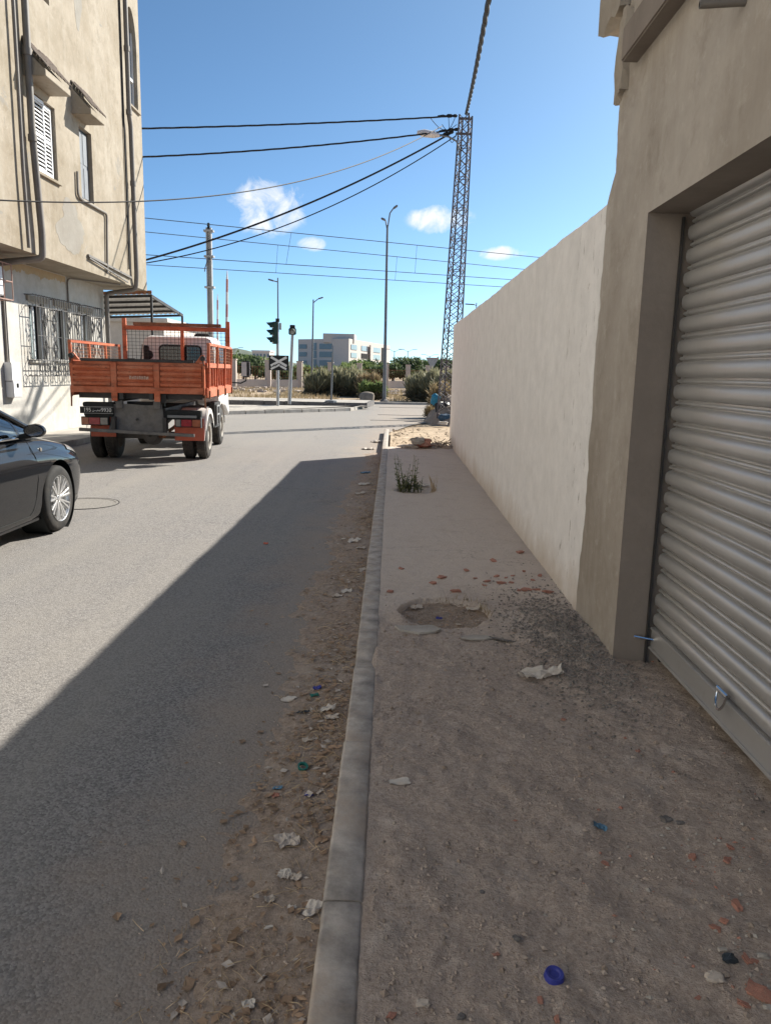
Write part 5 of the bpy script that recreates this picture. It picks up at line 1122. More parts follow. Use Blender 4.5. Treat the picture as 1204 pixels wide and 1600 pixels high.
a = pY(762, 0, 15.0); d_ = (a-PT['d']); cable('heavy black cable running overhead from pylon top along street', PT['d'], PT['d']+d_*2.6+Vector((0, 0, 1.6)), .75, .05, twist=1)
# the overhead line of the railway: two messengers, two contact wires, droppers
def cat_line(label, pl_, pr_, Yl_, Yr_, r_=.016):
    a = pY(*pl_, Yl_); b_ = pY(*pr_, Yr_); d = b_-a; A_ = a-d*.9; B_ = b_+d*.9
    cable(label, A_, B_, .0, r_, 'wire_dark', n=24, name='catenary_wire'); return a, b_
wA = cat_line('uppermost railway overhead wire, the messenger of nearer track', (330, 351), (830, 401), 33.5, 41); wB = cat_line('railway messenger wire of the farther track', (330, 372.5), (800, 419), 37, 44.5)
wC = cat_line('contact wire of nearer track under its messenger', (330, 405), (785, 436), 33.5, 40.5); wD = cat_line('lowest railway overhead wire, contact wire of farther track', (330, 420), (780, 448), 37, 44.2)
def on(wire, px):
    lo, hi = 0., 1.
    a, b_ = wire
    for _ in range(40):
        mid_ = (lo+hi)/2; p = a+(b_-a)*mid_; c_ = p-CAM; q = Vector((_dx.x*c_.x+_dy.x*c_.y+_dz.x*c_.z, 0, _dx.z*c_.x+_dy.z*c_.y+_dz.z*c_.z)); x = CXp+F*q.x/q.z
        if x < px: lo = mid_
        else: hi = mid_
    return a+(b_-a)*lo
for (wu, wl, pu, plw, lab) in ((wA, wC, 455, 447, 'dropper wire of nearer track, beside the crossing signal lamp'), (wB, wD, 434, 431, 'dropper wire of farther track, above lamp behind signal'), (wA, wC, 651, 648, 'dropper wire of nearer track between tall lamp and pylon'), (wB, wD, 620, 617, 'dropper wire of farther track close to tall lamp')):
    a = on(wu, pu); b_ = on(wl, plw); m = MB(); m.tube([a, b_], .008, 5); tag(m.build('dropper_wire', 'wire_dark', at=b_), lab, 'wire')

# ================================================================ FAR: fence, building, hill, vegetation
FA = pZ(380, 606, 0); FB = pZ(650, 606.5, 0)
fd = (FB-FA).normalized(); fe = thing('railing_fence', 'pinkish masonry fence with square pillars and iron pickets beyond railway', 'fence', FA)
fpx = [365, 419, 468, 516, 561, 603, 637, 668]
def fence_at(px):
    r = ray(px, 590); # intersect vertical plane through FA-FB
    nrm = Vector((fd.y, -fd.x, 0)); t_ = (FA-CAM).dot(nrm)/r.dot(nrm); p = CAM+r*t_; p.z = 0; return p
fp = [fence_at(p) for p in fpx]; sp0 = fp[1]-fp[0]
fp = [fp[0]-sp0*k for k in (3, 2, 1)]+fp+[fp[-1]+(fp[-1]-fp[-2])*k for k in (1, 2, 3)]
hp = 2.45
for p in fp:
    m = MB(); m.box(p.x-.26, p.x+.26, p.y-.26, p.y+.26, 0, hp); m.box(p.x-.31, p.x+.31, p.y-.31, p.y+.31, hp, hp+.10); m.build('pillar', 'fence_plaster', fe)
for a, b_ in zip(fp[:-1], fp[1:]):
    m = MB(); m.bar(a+Vector((0, 0, .38)), b_+Vector((0, 0, .38)), .3, .78); m.build('base_wall', 'fence_plaster', fe)
    m = MB(); n = max(6, int((b_-a).length/.28))
    for k in range(1, n): p = a+(b_-a)*k/n; m.bar(p+Vector((0, 0, .76)), p+Vector((0, 0, 2.0)), .03)
    for z in (.95, 1.9): m.bar(a+Vector((0, 0, z)), b_+Vector((0, 0, z)), .03)
    m.build('picket_panel', 'rust', fe)
# office building
fbY = 210; q = [pY(x_, y_, fbY) for x_, y_ in ((457, 527), (545, 527), (545, 580))]
ob = thing('office_building', 'three storey beige office block with ribbon windows beyond the trees', 'building', (q[0].x, fbY, 0))
x0, x1 = q[0].x, q[1].x; zt = q[0].z; xr = pY(609, 537, fbY+48).x
m = MB(); m.prism([(x0, fbY+12, -.03), (x1, fbY, -.03), (xr, fbY+48, -.03), (x0+8, fbY+60, -.03)], (0, 0, zt+.03)); m.build('wall', 'far_plaster', ob)
e_ = pY(505, 521, fbY+5); e2_ = pY(548, 521, fbY+5); m = MB(); m.box(e_.x, e2_.x+1, fbY+4, fbY+16, zt-1, e_.z); m.build('roof_block', 'far_plaster', ob)
dA = (Vector((x1, fbY, 0))-Vector((x0, fbY+12, 0))); dB = (Vector((xr, fbY+48, 0))-Vector((x1, fbY, 0)))
def facade_win(o_, d_, u0, u1, z0, z1, mat='glass_blue', name='window', off=.15):
    nrm = Vector((d_.y, -d_.x, 0)).normalized(); a = o_+d_*u0+nrm*off; b_ = o_+d_*u1+nrm*off
    m = MB(); m.prism([a+Vector((0, 0, z0)), b_+Vector((0, 0, z0)), b_+Vector((0, 0, z1)), a+Vector((0, 0, z1))], -nrm*.4); m.build(name, mat, ob)
oA = Vector((x0, fbY+12, 0)); oB = Vector((x1, fbY, 0))
zr_ = [pY(500, y_, fbY+4).z for y_ in (541, 553.5, 567)]
for zc in zr_:
    facade_win(oA, dA, .03, .18, zc-.6, zc+.6); facade_win(oA, dA, .44, .68, zc-.75, zc+.75); facade_win(oA, dA, .31, .38, zc-1.0, zc+1.0, 'glass_blue', 'recess', .1)
for zc in (zr_[0], zr_[1], zr_[2]):
    facade_win(oB, dB, .04, .16, zc-.7, zc+.6); facade_win(oB, dB, .26, .40, zc-.7, zc+.7, 'dark_room' if zc == zr_[1] else 'glass_blue'); facade_win(oB, dB, .52, .72, zc-.7, zc+.7); 
facade_win(oB, dB, .42, .48, .0, zr_[0]+1.2, 'far_plaster', 'pilaster', .8); facade_win(oB, dB, .76, .82, .0, zr_[0]+1, 'dark_room', 'recess', .1)
# hill and town
hl = MB(); rows = []
for i in range(40):
    y = 420+i*16; row = []
    for j in range(60):
        x = -330+j*9; px_ = x/y*F+616
        hgt = 15*math.exp(-((x+132)/32)**2)*math.exp(-((y-640)/120)**2)+7*math.exp(-((x+70)/120)**2)*math.exp(-((y-760)/150)**2)+3.5*fb(x, y, .03, 4)-1
        row.append((x, y, max(-.6, hgt)))
    rows.append(row)
hl.grid(rows); kind(hl.build('hill', 'hill_green', smooth=True), 'structure')
tw = thing('distant_house', 'pale hazy block on slope between truck and crossing sign', 'house', pY(405, 566, 300)); p0 = pY(394, 549, 300); p1 = pY(421, 549, 300)
m = MB(); m.box(p0.x, p1.x, 300, 312, 0, p0.z); m.build('wall', 'far_plaster_light', tw); m = MB(); m.box(p0.x-.3, p1.x+.3, 299.7, 312, p0.z, p0.z+.5); m.build('roof', 'boom_white', tw)
for k in range(5): xx = p0.x+(p1.x-p0.x)*(k+.3)/5; m = MB(); m.box(xx, xx+.7, 299.9, 300.02, p0.z-2, p0.z-.9); m.build('window', 'glass_blue', tw)
tw = thing('distant_house', 'reddish roofed low house behind the pinkish fence', 'house', pY(405, 575, 200)); p0 = pY(398, 567, 200); p1 = pY(418, 567, 200)
m = MB(); m.box(p0.x, p1.x, 200, 207, 0, p0.z); m.build('wall', 'fence_plaster', tw); m = MB(); m.prism([(p0.x-.4, 199.6, p0.z), (p0.x-.4, 207.4, p0.z), (p0.x-.4, 203.5, p0.z+1.2)], (p1.x-p0.x+.8, 0, 0)); m.build('roof', 'brick_red', tw)

def leafcloud(m, blobs, n, size, seed, up=0., elong=1.0, shell=.35):
    r_ = random.Random(seed); tot = sum(b_[1][0]*b_[1][1]*b_[1][2] for b_ in blobs)
    for c_, s_ in blobs:
        k = max(8, int(n*s_[0]*s_[1]*s_[2]/tot))
        for _ in range(k):
            d = Vector((r_.gauss(0, 1), r_.gauss(0, 1), r_.gauss(0, 1))).normalized(); q = r_.random()**shell*(1+.35*noise.noise(d*2.2+Vector((seed, c_[0], c_[2]))))
            p = Vector((c_[0]+d.x*s_[0]*q, c_[1]+d.y*s_[1]*q, c_[2]+d.z*s_[2]*q))
            if p.z < .02: continue
            a = Vector((r_.gauss(0, 1), r_.gauss(0, 1), r_.gauss(0, 1))).normalized(); a = (a*(1-up)+(Vector((0, 0, 1))+d*.5)*up).normalized(); b_ = a.orthogonal().normalized(); b_ = Matrix.Rotation(r_.uniform(0, 6.28), 3, a) @ b_; sz = size*r_.uniform(.6, 1.4)
            m.add([p-b_*sz*.32, p+a*sz*elong*.5-b_*sz*.12, p+a*sz*elong, p+b_*sz*.32], [(0, 1, 2, 3)])
def tree(label, px, Y, top_py, w_m, mat, seed, n=5000, size=.4, group='trees beyond the fence', trunk_h=.3, cat_='tree', name='tree'):
    p = pY(px, 590, Y); zt = pY(px, top_py, Y).z; o = thing(name, label, cat_, (p.x, Y, 0), group=group); r_ = random.Random(seed); m = MB()
    h0 = zt*trunk_h; m.tube([(p.x, Y, -.1), (p.x+.1, Y, h0), (p.x+.2, Y+.1, zt*.7)], [.05*zt, .035*zt, .012*zt], 8)
    for k in range(5):
        th = 2*math.pi*k/5+seed; m.tube([(p.x+.1, Y, h0*.9), (p.x+math.cos(th)*w_m*.2, Y+math.sin(th)*w_m*.2, zt*.55), (p.x+math.cos(th)*w_m*.33, Y+math.sin(th)*w_m*.33, zt*.75)], [.02*zt, .014*zt, .006*zt], 6)
    m.build('trunk', 'bark', o, smooth=True); bl = []
    for k in range(9):
        th = r_.uniform(0, 6.28); rr = r_.uniform(.1, .36)*w_m; zz = zt*r_.uniform(.42, .78); bl.append(((p.x+rr*math.cos(th), Y+rr*math.sin(th), zz), (w_m*r_.uniform(.16, .26), w_m*r_.uniform(.16, .26), zt*r_.uniform(.14, .22))))
    bl.append(((p.x, Y, zt*.8), (w_m*.22, w_m*.22, zt*.18))); m = MB(); leafcloud(m, bl, n, size, seed, shell=.5); m.build('crown', mat, o)
TS = [(398, 92, 556, 6, 'leaf_dark'), (380, 95, 553, 7, 'leaf_green'), (365, 100, 549, 8, 'leaf_dark'), (442, 84, 572, 5, 'leaf_dark'), (478, 95, 571, 5, 'leaf_green'), (500, 100, 573, 6, 'leaf_dark'), (545, 104, 567, 6, 'leaf_green'), (560, 110, 561, 7, 'leaf_green'), (578, 112, 562, 6, 'leaf_dark'), (612, 106, 566, 7, 'leaf_dark'), (630, 110, 557, 8, 'leaf_dark'), (655, 112, 562, 7, 'leaf_dark'), (668, 118, 562, 7, 'leaf_green'), (690, 108, 559, 9, 'leaf_dark'), (720, 110, 560, 9, 'leaf_dark'), (430, 96, 568, 5, 'leaf_green')]
TL = ['dark tree behind fence beside truck mirror', 'lighter green tree behind fence by truck mirror', 'dark tree closest to truck behind fence', 'low dark tree behind crossing sign post', 'low green tree at foot of beige office block', 'dark shrub tree before office block windows', 'green tree before right corner of office block', 'bright green tree under office block side wall', 'dark tree at office block end', 'dark tree right of the tallest lamp', 'broad dark tree crown beneath far double lamp', 'dark tree beside give way sign', 'green tree just behind give way sign', 'dark tree behind pylon foot', 'dark tree mostly hidden by off white wall', 'green tree behind fence pillar beside the cross sign']
for i, ((px, Y, py, w_, mt), lab) in enumerate(zip(TS, TL)): tree(lab, px, Y, py, w_, mt, i+3, n=2600, size=.42)
def bush(label, px, Y, top_py, w_m, mat, seed, n=3500, size=.22, up=.7, elong=2.2, name='bush', group=None):
    p = pY(px, 605, Y); zt = pY(px, top_py, Y).z; o = thing(name, label, 'bush', (p.x, Y, 0), group=group); r_ = random.Random(seed); bl = []; bl2 = []; m = MB()
    for k in range(8):
        th = r_.uniform(0, 6.28); rr = r_.uniform(.0, .34)*w_m; x, y = p.x+rr*math.cos(th), Y+rr*.7*math.sin(th); hh = zt*r_.uniform(.62, .95)
        bl.append(((x, y, hh*.62), (w_m*.17, w_m*.16, hh*.42))); bl2.append(((x, y, hh*.25), (w_m*.19, w_m*.18, hh*.3))); m.tube([(x*.3+p.x*.7, y*.3+Y*.7, -.05), (x, y, hh*.7)], [.03, .012], 5)
    m.build('stems', 'bark', o); m = MB(); leafcloud(m, bl, n, size, seed, up, elong, .5); m.build('foliage', mat, o); m = MB(); leafcloud(m, bl2, n//2, size, seed+50, up*.6, elong, .6); m.build('lower_foliage', 'bush_base', o)
bush('grey green bush nearest the thin sign post', 505, 53, 582, 2.6, 'leaf_sage', 1); bush('tall grey green bush right of thin sign post', 535, 53.5, 575, 2.9, 'leaf_sage', 2); bush('dry tipped grey bush next to low green shrub', 556, 53, 585, 2.0, 'leaf_sage', 3)
bush('low bright green shrub behind pale boulder', 580, 48, 596, 2.2, 'leaf_green', 4, size=.16, up=.4, elong=1.6); bush('straw coloured shrub behind the bright green one', 575, 52, 590, 1.9, 'leaf_dry', 5)
bush('sage bush in front of last fence pillar', 658, 47, 586, 2.1, 'leaf_sage', 6); bush('sage bush under the give way sign', 680, 46, 584, 2.1, 'leaf_sage', 7); bush('grey shrub half hidden by off white wall', 700, 44, 582, 1.8, 'leaf_sage', 8)
bush('dry brown scrub over the rubbish heap', 692, 29.5, 588, 1.15, 'leaf_dry', 9, n=1300, size=.10, up=.5); bush('wiry leafless scrub at rubbish heap edge', 672, 28.5, 634, .8, 'leaf_dry', 10, n=350, size=.06, up=.6)
bush('dry scrub beside pylon foot', 701, 28.0, 596, .9, 'leaf_dry', 12, n=700, size=.09, up=.5)
# dry grass tufts on the far strip
m = MB(); r_ = random.Random(21)
for _ in range(16000):
    x = r_.uniform(-16, 12); y = 45.5+r_.random()**1.3*30
    if noise.noise(Vector((x*.25, y*.12, 3))) < -.08: continue
    h_ = r_.uniform(.08, .30); a_ = r_.uniform(0, 6.28); m.add([(x-.022*math.cos(a_), y-.022*math.sin(a_), -.04), (x+.022*math.cos(a_), y+.022*math.sin(a_), -.04), (x+r_.uniform(-.08, .08), y, h_)], [(0, 1, 2)])
kind(m.build('dry_grass', 'leaf_dry'), 'stuff')
m = MB()
for _ in range(260):
    x = r_.uniform(-14, 6); y = 58+r_.random()*14; chunk(m, (x, y, .04), (r_.uniform(.1, .45), r_.uniform(.1, .4), r_.uniform(.08, .25)), r_.random()*9, 1, .3)
kind(m.build('scattered_stones', 'fence_plaster'), 'stuff')

# rubbish heap at the wall end
def bag(label, px, py, Y, s_, mat, seed, name='rubbish_bag', z0=.05):
    p = pY(px, py, Y); m = MB(); chunk(m, (p.x, Y, max(p.z, s_[2]*.45)), s_, seed, 6, .22, .6); tag(m.build(name, mat, at=(p.x, Y, 0), smooth=True, ang=60), label, 'rubbish bag')
hp_ = pZ(697, 655, 0); m = MB(); rows = []
for i in range(40):
    row = []
    for j in range(40):
        x = .9+j*.09; y = 24.6+i*.14; d = math.hypot((x-2.3)/1.25, (y-27.2)/2.3); row.append((x, y, -.03+max(-.02, .75*(1-d*d)*(1+.5*fb(x, y, 1.6, 4))+.10*fb(x, y, 5, 3)*(d < 1.1))))
    rows.append(row)
m.grid(rows); kind(m.build('rubbish_heap', 'dirt', smooth=True), 'stuff')
bag('bright sky blue plastic bag caught in scrub on rubbish heap', 680, 625, 27.6, (.30, .24, .36), 'bag_blue', 2); bag('torn black rubbish bag on heap under the blue bag', 691, 640, 26.6, (.45, .4, .5), 'bag_black', 5); bag('navy blue rubbish sack low on heap by wall end', 695, 653, 25.6, (.42, .35, .25), 'bag_navy', 7); bag('small white plastic scrap on the rubbish heap', 691, 661, 24.6, (.3, .2, .1), 'paper_white', 9)

# ================================================================ PAVEMENT CLUTTER
def pit_z(x, y):
    d = math.hypot(x-PIT[0], y-PIT[1])/.31; return .084+.03*max(0, d-.45) if d < 1 else -1
def gz(x, y): return max(pav_z(x, y), pit_z(x, y)) if x > KX1 else max(0.0, gut_h(x, y)) if x < KX0 else .125
def ground_pt(px, py):
    z = .12
    p = pZ(px, py, z)
    if p.x < KX0: p = pZ(px, py, .025)
    if p.x < KX0:
        z = gz(p.x, p.y) if p.x > -1.2 else 0; p = pZ(px, py, z)
    else: p = pZ(px, py, gz(p.x, p.y))
    return p
def scrap(name, label, px, py, w_px, mat, seed, asp=.6, crum=.2, group=None, cat_='litter', rot=None):
    """sheet of paper or plastic, creased and lifted at the edges, lying on the ground"""
    p = ground_pt(px, py); s_ = w_px*.88*(p.y*.984+.27)/F; r_ = random.Random(seed); a_ = r_.uniform(-.5, .5) if rot is None else rot; m = MB(); rows = []; n = 9
    for i in range(n+1):
        row = []
        for j in range(n+1):
            u, v_ = i/n-.5, j/n-.5; q = Vector((u*2.3, v_*2.3, seed*1.3)); ux = u*s_*(1+.35*noise.noise(q+Vector((5, 0, 0)))); vy = v_*s_*asp*(1+.35*noise.noise(q+Vector((0, 7, 0))))
            if abs(u)+abs(v_) > .72: k_ = .72/(abs(u)+abs(v_)); k_ = .5+.5*k_; ux *= k_; vy *= k_
            x = p.x+ux*math.cos(a_)-vy*math.sin(a_); y = p.y+ux*math.sin(a_)+vy*math.cos(a_)
            z = gz(x, y) if -1.2 < x < 1.5 else 0
            row.append((x, y, z+.004+s_*crum*max(0, .35+.6*noise.noise(q*1.6)+.3*noise.noise(q*4))))
        rows.append(row)
    m.grid(rows); rows2 = [[(a[0], a[1], a[2]-.0015) for a in row] for row in rows]; m.grid(rows2)
    return tag(m.build(name, mat, at=(p.x, p.y, p.z), smooth=crum < .1, ang=50), label, cat_, group)
scrap('crumpled_paper', 'large crumpled dirty white paper lying near gravel spill by garage', 845, 1058, 74, 'paper_white', 1, .42, .30, rot=.1)
scrap('paper_scrap', 'flat torn white paper on dirt pavement beside kerb', 623, 1222, 40, 'paper_white', 2, .5, .03, rot=.05)
scrap('plastic_scrap', 'small pale blue plastic scrap on open dirt pavement', 936, 1294, 24, 'plastic_sky', 3, .7, .3)
scrap('card_scrap', 'white rectangular card on asphalt at gutter edge', 451, 1093, 27, 'paper_white', 4, .75, .02, rot=0)
scrap('plastic_scrap', 'blue plastic scrap in gutter above green scrap', 495, 1078, 14, 'plastic_blue', 5, .8, .3); scrap('plastic_scrap', 'green plastic scrap just below the blue one in gutter', 491, 1087, 17, 'plastic_green', 6, .5, .2)
scrap('crumpled_paper', 'whitish crumpled paper against kerb near green scrap', 512, 1110, 26, 'paper_white', 7, .9, .35); scrap('crumpled_paper', 'greyish folded paper touching whitish crumpled paper at kerb', 518, 1121, 26, 'paper_grey', 8, .5, .2)
scrap('plastic_scrap', 'dark folded plastic strip lying in gutter dust', 473, 1113, 24, 'plastic_dark', 9, .4, .2, rot=.4); scrap('crumpled_paper', 'grey crumpled scrap among gutter straw', 482, 1157, 22, 'paper_grey', 10, .7, .35)
scrap('plastic_scrap', 'bluish grey plastic chip near straw at asphalt edge', 433, 1231, 17, 'plastic_sky', 11, .8, .15); scrap('plastic_scrap', 'orange chip beside bluish chip in gutter', 430, 1245, 14, 'brick_red', 12, .8, .3)
scrap('plastic_scrap', 'violet blue bottle cap scrap near kerb foot', 482, 1243, 15, 'plastic_blue', 13, .8, .25); scrap('card_scrap', 'grey card slip standing beside violet cap', 500, 1238, 18, 'paper_grey', 14, .5, .2, rot=.9)
scrap('crumpled_paper', 'large crumpled translucent film in gutter near dead twigs', 449, 1316, 40, 'paper_grey', 15, 1.2, .22); scrap('crumpled_paper', 'cream crumpled paper among gutter leaves', 444, 1369, 24, 'paper_white', 16, .8, .4); scrap('crumpled_paper', 'greyish paper wad next to cream crumple', 462, 1374, 20, 'paper_grey', 17, .8, .4)
scrap('plastic_scrap', 'white twisted plastic strip against the kerb', 488, 1422, 26, 'paper_white', 18, 1.6, .3, rot=-.3); scrap('crumpled_paper', 'small pale wad in deep gutter leaves', 456, 1420, 15, 'paper_white', 19, .8, .4); scrap('crumpled_paper', 'pair of pale wads on gutter earth', 421, 1408, 20, 'paper_grey', 20, .7, .4)
scrap('card_scrap', 'bright white torn card near lower end of kerb', 389, 1571, 24, 'paper_white', 22, .95, .25, rot=.3); scrap('card_scrap', 'beige slip in gutter above bright card', 409, 1530, 20, 'paper_grey', 23, .4, .1, rot=.9); scrap('paper_scrap', 'pale thin chip in gutter earth', 420, 1450, 16, 'paper_white', 24, .4, .1)
FARS = [(570, 757, 23, 'paper_white', 'long white scrap in gutter close to shadow end'), (571, 739, 17, 'plastic_sky', 'flat blue scrap in gutter close to shadow end'), (563, 772, 18, 'paper_grey', 'grey scrap in gutter next to long white one'), (553, 846, 22, 'paper_white', 'white flat scrap halfway along gutter'), (535, 843, 9, 'paper_grey', 'tiny pale scrap on asphalt beside gutter'), (563, 857, 16, 'paper_grey', 'pale bent scrap below white flat one'), (566, 890, 14, 'paper_grey', 'pale wad at kerb halfway'), (541, 924, 19, 'paper_white', 'white crumple on asphalt edge of gutter'), (527, 932, 16, 'paper_grey', 'grey slip next to white crumple'), (589, 690, 20, 'paper_white', 'white sheet by kerb just past shadow end'), (575, 702, 24, 'paper_white', 'pale sheet in sunlit gutter')]
for i, (a, b_, w_, mt, lab) in enumerate(FARS): scrap('paper_scrap' if 'paper' in mt else 'plastic_scrap', lab, a, b_, w_, mt, 40+i, .9, .18)
scrap('orange_peel', 'orange scrap lying alone on shaded asphalt', 415, 850, 8, 'plastic_orange', 61, 1.2, .3)
# blue cap and green ring
p = ground_pt(865, 1528); s_ = .014; m = MB(); m.lathe(p+Vector((0, 0, .004)), (.05, -.12, 1), [(.0, .008), (.012, .008), (.016, .012), (.023, .013), (.026, .006), (.027, -.003)], 28); tag(m.build('plastic_disc', 'plastic_blue', at=p, smooth=True), 'royal blue plastic bottle cap on dirt pavement', 'bottle cap')
p = ground_pt(473, 1202); m = MB(); m.lathe(p+Vector((0, 0, .012)), (.2, -.3, 1), [(.015, -.006), (.021, -.006), (.022, .006), (.016, .006)], 22, closed=True); tag(m.build('bottle_ring', 'plastic_green', at=p, smooth=True), 'green plastic bottle ring among gutter straw', 'bottle ring')
# broken concrete plates round the pit
def plate(label, px, py, w_, d_, th, tilt, rot, mat='kerb_far', seed=1):
    p = ground_pt(px, py); r_ = random.Random(seed); m = MB(); poly = []
    for k in range(7): a_ = 2*math.pi*(k+r_.uniform(-.25, .25))/7; q = r_.uniform(.65, 1.25); poly.append(Vector((w_*q*math.cos(a_), d_*q*math.sin(a_), 0)))
    M_ = Matrix.Translation(p+Vector((0, 0, .004)))@Matrix.Rotation(rot, 4, 'Z')@Matrix.Rotation(tilt, 4, 'X')
    m.prism([M_@q for q in poly], M_.to_3x3()@Vector((0, 0, th))); tag(m.build('concrete_slab', mat, at=p, bevel=.003), label, 'slab')
plate('pale flat concrete slab fragment at near rim of tree pit', 652, 986, .15, .075, .014, .06, .1, 'kerb_far', 3)
plate('tilted dark grey slab fragment beside gravel spill', 783, 1001, .085, .06, .010, -.35, -.5, 'kerb_dark', 5); plate('flat brown slab fragment between pit and tilted slab', 740, 998, .10, .035, .010, .10, .05, 'kerb_far', 8)
for i, (a, b_, w_, lab) in enumerate(((650, 951, 26, 'pale leaf like scrap on far rim of tree pit'), (738, 954, 24, 'pale paper scrap inside tree pit by dry grass'), (717, 975, 12, 'small tan chip at pit rim'))): scrap('paper_scrap', lab, a, b_, w_, 'paper_grey', 70+i, .5, .2)
scrap('plastic_scrap', 'small blue plastic knot inside tree pit', 685, 968, 11, 'plastic_blue', 75, .9, .5)
# brick fragments
BR = [(690, 903, 17), (676, 912, 14), (712, 925, 20), (775, 901, 10), (783, 912, 17), (756, 915, 9), (798, 911, 10), (812, 864, 17), (770, 877, 13), (855, 926, 18), (822, 923, 20), (843, 900, 11), (832, 907, 9), (728, 892, 12), (818, 893, 10), (626, 889, 11), (609, 925, 13), (810, 923, 10), (838, 922, 12), (760, 909, 12), (790, 903, 8), (742, 904, 8), (800, 900, 8),
      (612, 1588, 19), (1150, 1418, 22), (1135, 1345, 16), (1081, 1340, 17), (1140, 1325, 14), (1186, 1556, 42), (1160, 1570, 20), (1165, 1500, 17), (1178, 1503, 14), (1118, 1452, 18), (843, 1564, 13), (774, 1492, 11), (945, 1350, 12), (880, 1125, 9), (995, 1174, 10), (1130, 1440, 14), (869, 1595, 14), (1090, 1560, 12)]
bm0 = []
for k in range(5):
    m = MB(); chunk(m, (0, 0, 0), (.95, .62, .36), k+11, 2, .34, .08); o = m.build('brick_fragment', 'brick_red'); bm0.append(o.data); bpy.data.objects.remove(o)
BW = {0: 'inside wall', 8: 'x'}
for i, (a, b_, w_) in enumerate(BR):
    p = ground_pt(a, b_); s_ = w_*(p.y*.984+.27)/F*(.8 if b_ < 1000 else .9); o = bpy.data.objects.new('brick_fragment', bm0[i % 5]); COL.objects.link(o); o.location = p+Vector((0, 0, s_*.10)); o.scale = (s_, s_, s_*.75); o.rotation_euler = (rnd.uniform(-.2, .2), rnd.uniform(-.2, .2), rnd.uniform(0, 6))
    if b_ < 1000: tag(o, 'small red brick fragment scattered on concrete between tree pit and off white wall', 'brick', 'brick bits near the off white wall')
    elif (a, b_) == (1186, 1556): tag(o, 'largest red brick lump in rubble beside the garage door', 'brick')
    elif (a, b_) == (612, 1588): tag(o, 'dark red brick bit on pavement next to kerb', 'brick')
    else: tag(o, 'red brick crumb in the loose dirt before garage shutter', 'brick', 'brick bits before the garage')
ST_ = [(1040, 1282, 18, 'kerb_dark'), (1062, 1287, 12, 'kerb_dark'), (1100, 1266, 14, 'pebble'), (1115, 1530, 28, 'paper_grey'), (1138, 1500, 24, 'plastic_dark'), (1190, 1495, 16, 'kerb_far'), (807, 1467, 13, 'kerb_dark'), (720, 1590, 14, 'kerb_dark'), (660, 1570, 20, 'paper_grey'), (835, 1347, 11, 'pebble'), (1100, 1365, 14, 'pebble'), (1128, 1485, 14, 'kerb_far'), (1200, 1575, 16, 'kerb_far'), (895, 1277, 10, 'pebble'), (1022, 1438, 12, 'pebble'), (1026, 1385, 10, 'pebble'), (753, 1395, 9, 'kerb_dark'), (818, 1495, 11, 'pebble')]
for i, (a, b_, w_, mt) in enumerate(ST_):
    p = ground_pt(a, b_); s_ = w_*(p.y*.984+.27)/F; m = MB(); chunk(m, p+Vector((0, 0, s_*.10)), (s_*.9, s_*.65, s_*.45), i*1.7, 3, .28, .6); tag(m.build('stone', mat=mt, at=p), 'loose stone in the trodden dirt before garage shutter', 'stone', 'stones before the garage')
# pebbles, gravel, straw, leaves: uncountable
def scatter(name, mat, n, gen, seed, mk):
    r_ = random.Random(seed); m = MB()
    for _ in range(n):
        q = gen(r_)
        if q is None: continue
        mk(m, r_, *q)
    return kind(m.build(name, mat), 'stuff')
OCT = [(1, 0, 0), (-1, 0, 0), (0, 1, 0), (0, -1, 0), (0, 0, 1), (0, 0, -.4)]; OF = [(0, 2, 4), (2, 1, 4), (1, 3, 4), (3, 0, 4), (2, 0, 5), (1, 2, 5), (3, 1, 5), (0, 3, 5)]
def peb(m, r_, x, y, z, s_):
    M_ = Matrix.Rotation(r_.uniform(0, 6.28), 3, 'Z'); k = (r_.uniform(.6, 1.2), r_.uniform(.5, 1), r_.uniform(.35, .8))
    m.add([Vector((x, y, z))+M_@Vector((v_[0]*k[0]*s_*r_.uniform(.8, 1.2), v_[1]*k[1]*s_*r_.uniform(.8, 1.2), v_[2]*k[2]*s_)) for v_ in OCT], OF)
def flake(m, r_, x, y, z, s_):
    a_ = r_.uniform(0, 6.28); c_, d_ = math.cos(a_), math.sin(a_); el = r_.uniform(.35, .9); z1 = z+s_*r_.uniform(.05, .5); z2 = z+s_*r_.uniform(.05, .5)
    m.add([(x-c_*s_, y-d_*s_, z+.002), (x+d_*s_*el, y-c_*s_*el, z1), (x+c_*s_, y+d_*s_, z2), (x-d_*s_*el, y+c_*s_*el, z+.004)], [(0, 1, 2), (0, 2, 3)])
def twig(m, r_, x, y, z, s_):
    a_ = r_.gauss(1.2, .9); L = s_*r_.uniform(2, 6); b_ = r_.uniform(-.3, .3); dx_, dy_ = math.cos(a_)*L, math.sin(a_)*L
    m.tube([(x, y, z+.003), (x+dx_*.5-dy_*b_*.4, y+dy_*.5+dx_*b_*.4, z+.006+s_*.5*r_.random()), (x+dx_, y+dy_, z+.003)], s_*.09, 3, False)
def on_pav(r_):
    x = r_.uniform(-.03, 1.5); y = 1.0+r_.random()**1.5*7
    if noise.noise(Vector((x*2.2, y*2.2, 8)))+r_.uniform(-.5, .5) < -.25+max(0, (y-4.4))*.6: return None
    s_ = .0022+.008*r_.random()**3.5; return x, y, pav_z(x, y)+s_*.2, s_
scatter('pebbles', 'pebble', 20000, on_pav, 31, peb)
def on_pav2(r_):
    x = 1.15+r_.gauss(0, .22); y = 1.9+r_.gauss(0, .55)
    if x > 1.5: return None
    s_ = .003+.009*r_.random()**3; return x, y, pav_z(x, y)+s_*.2, s_
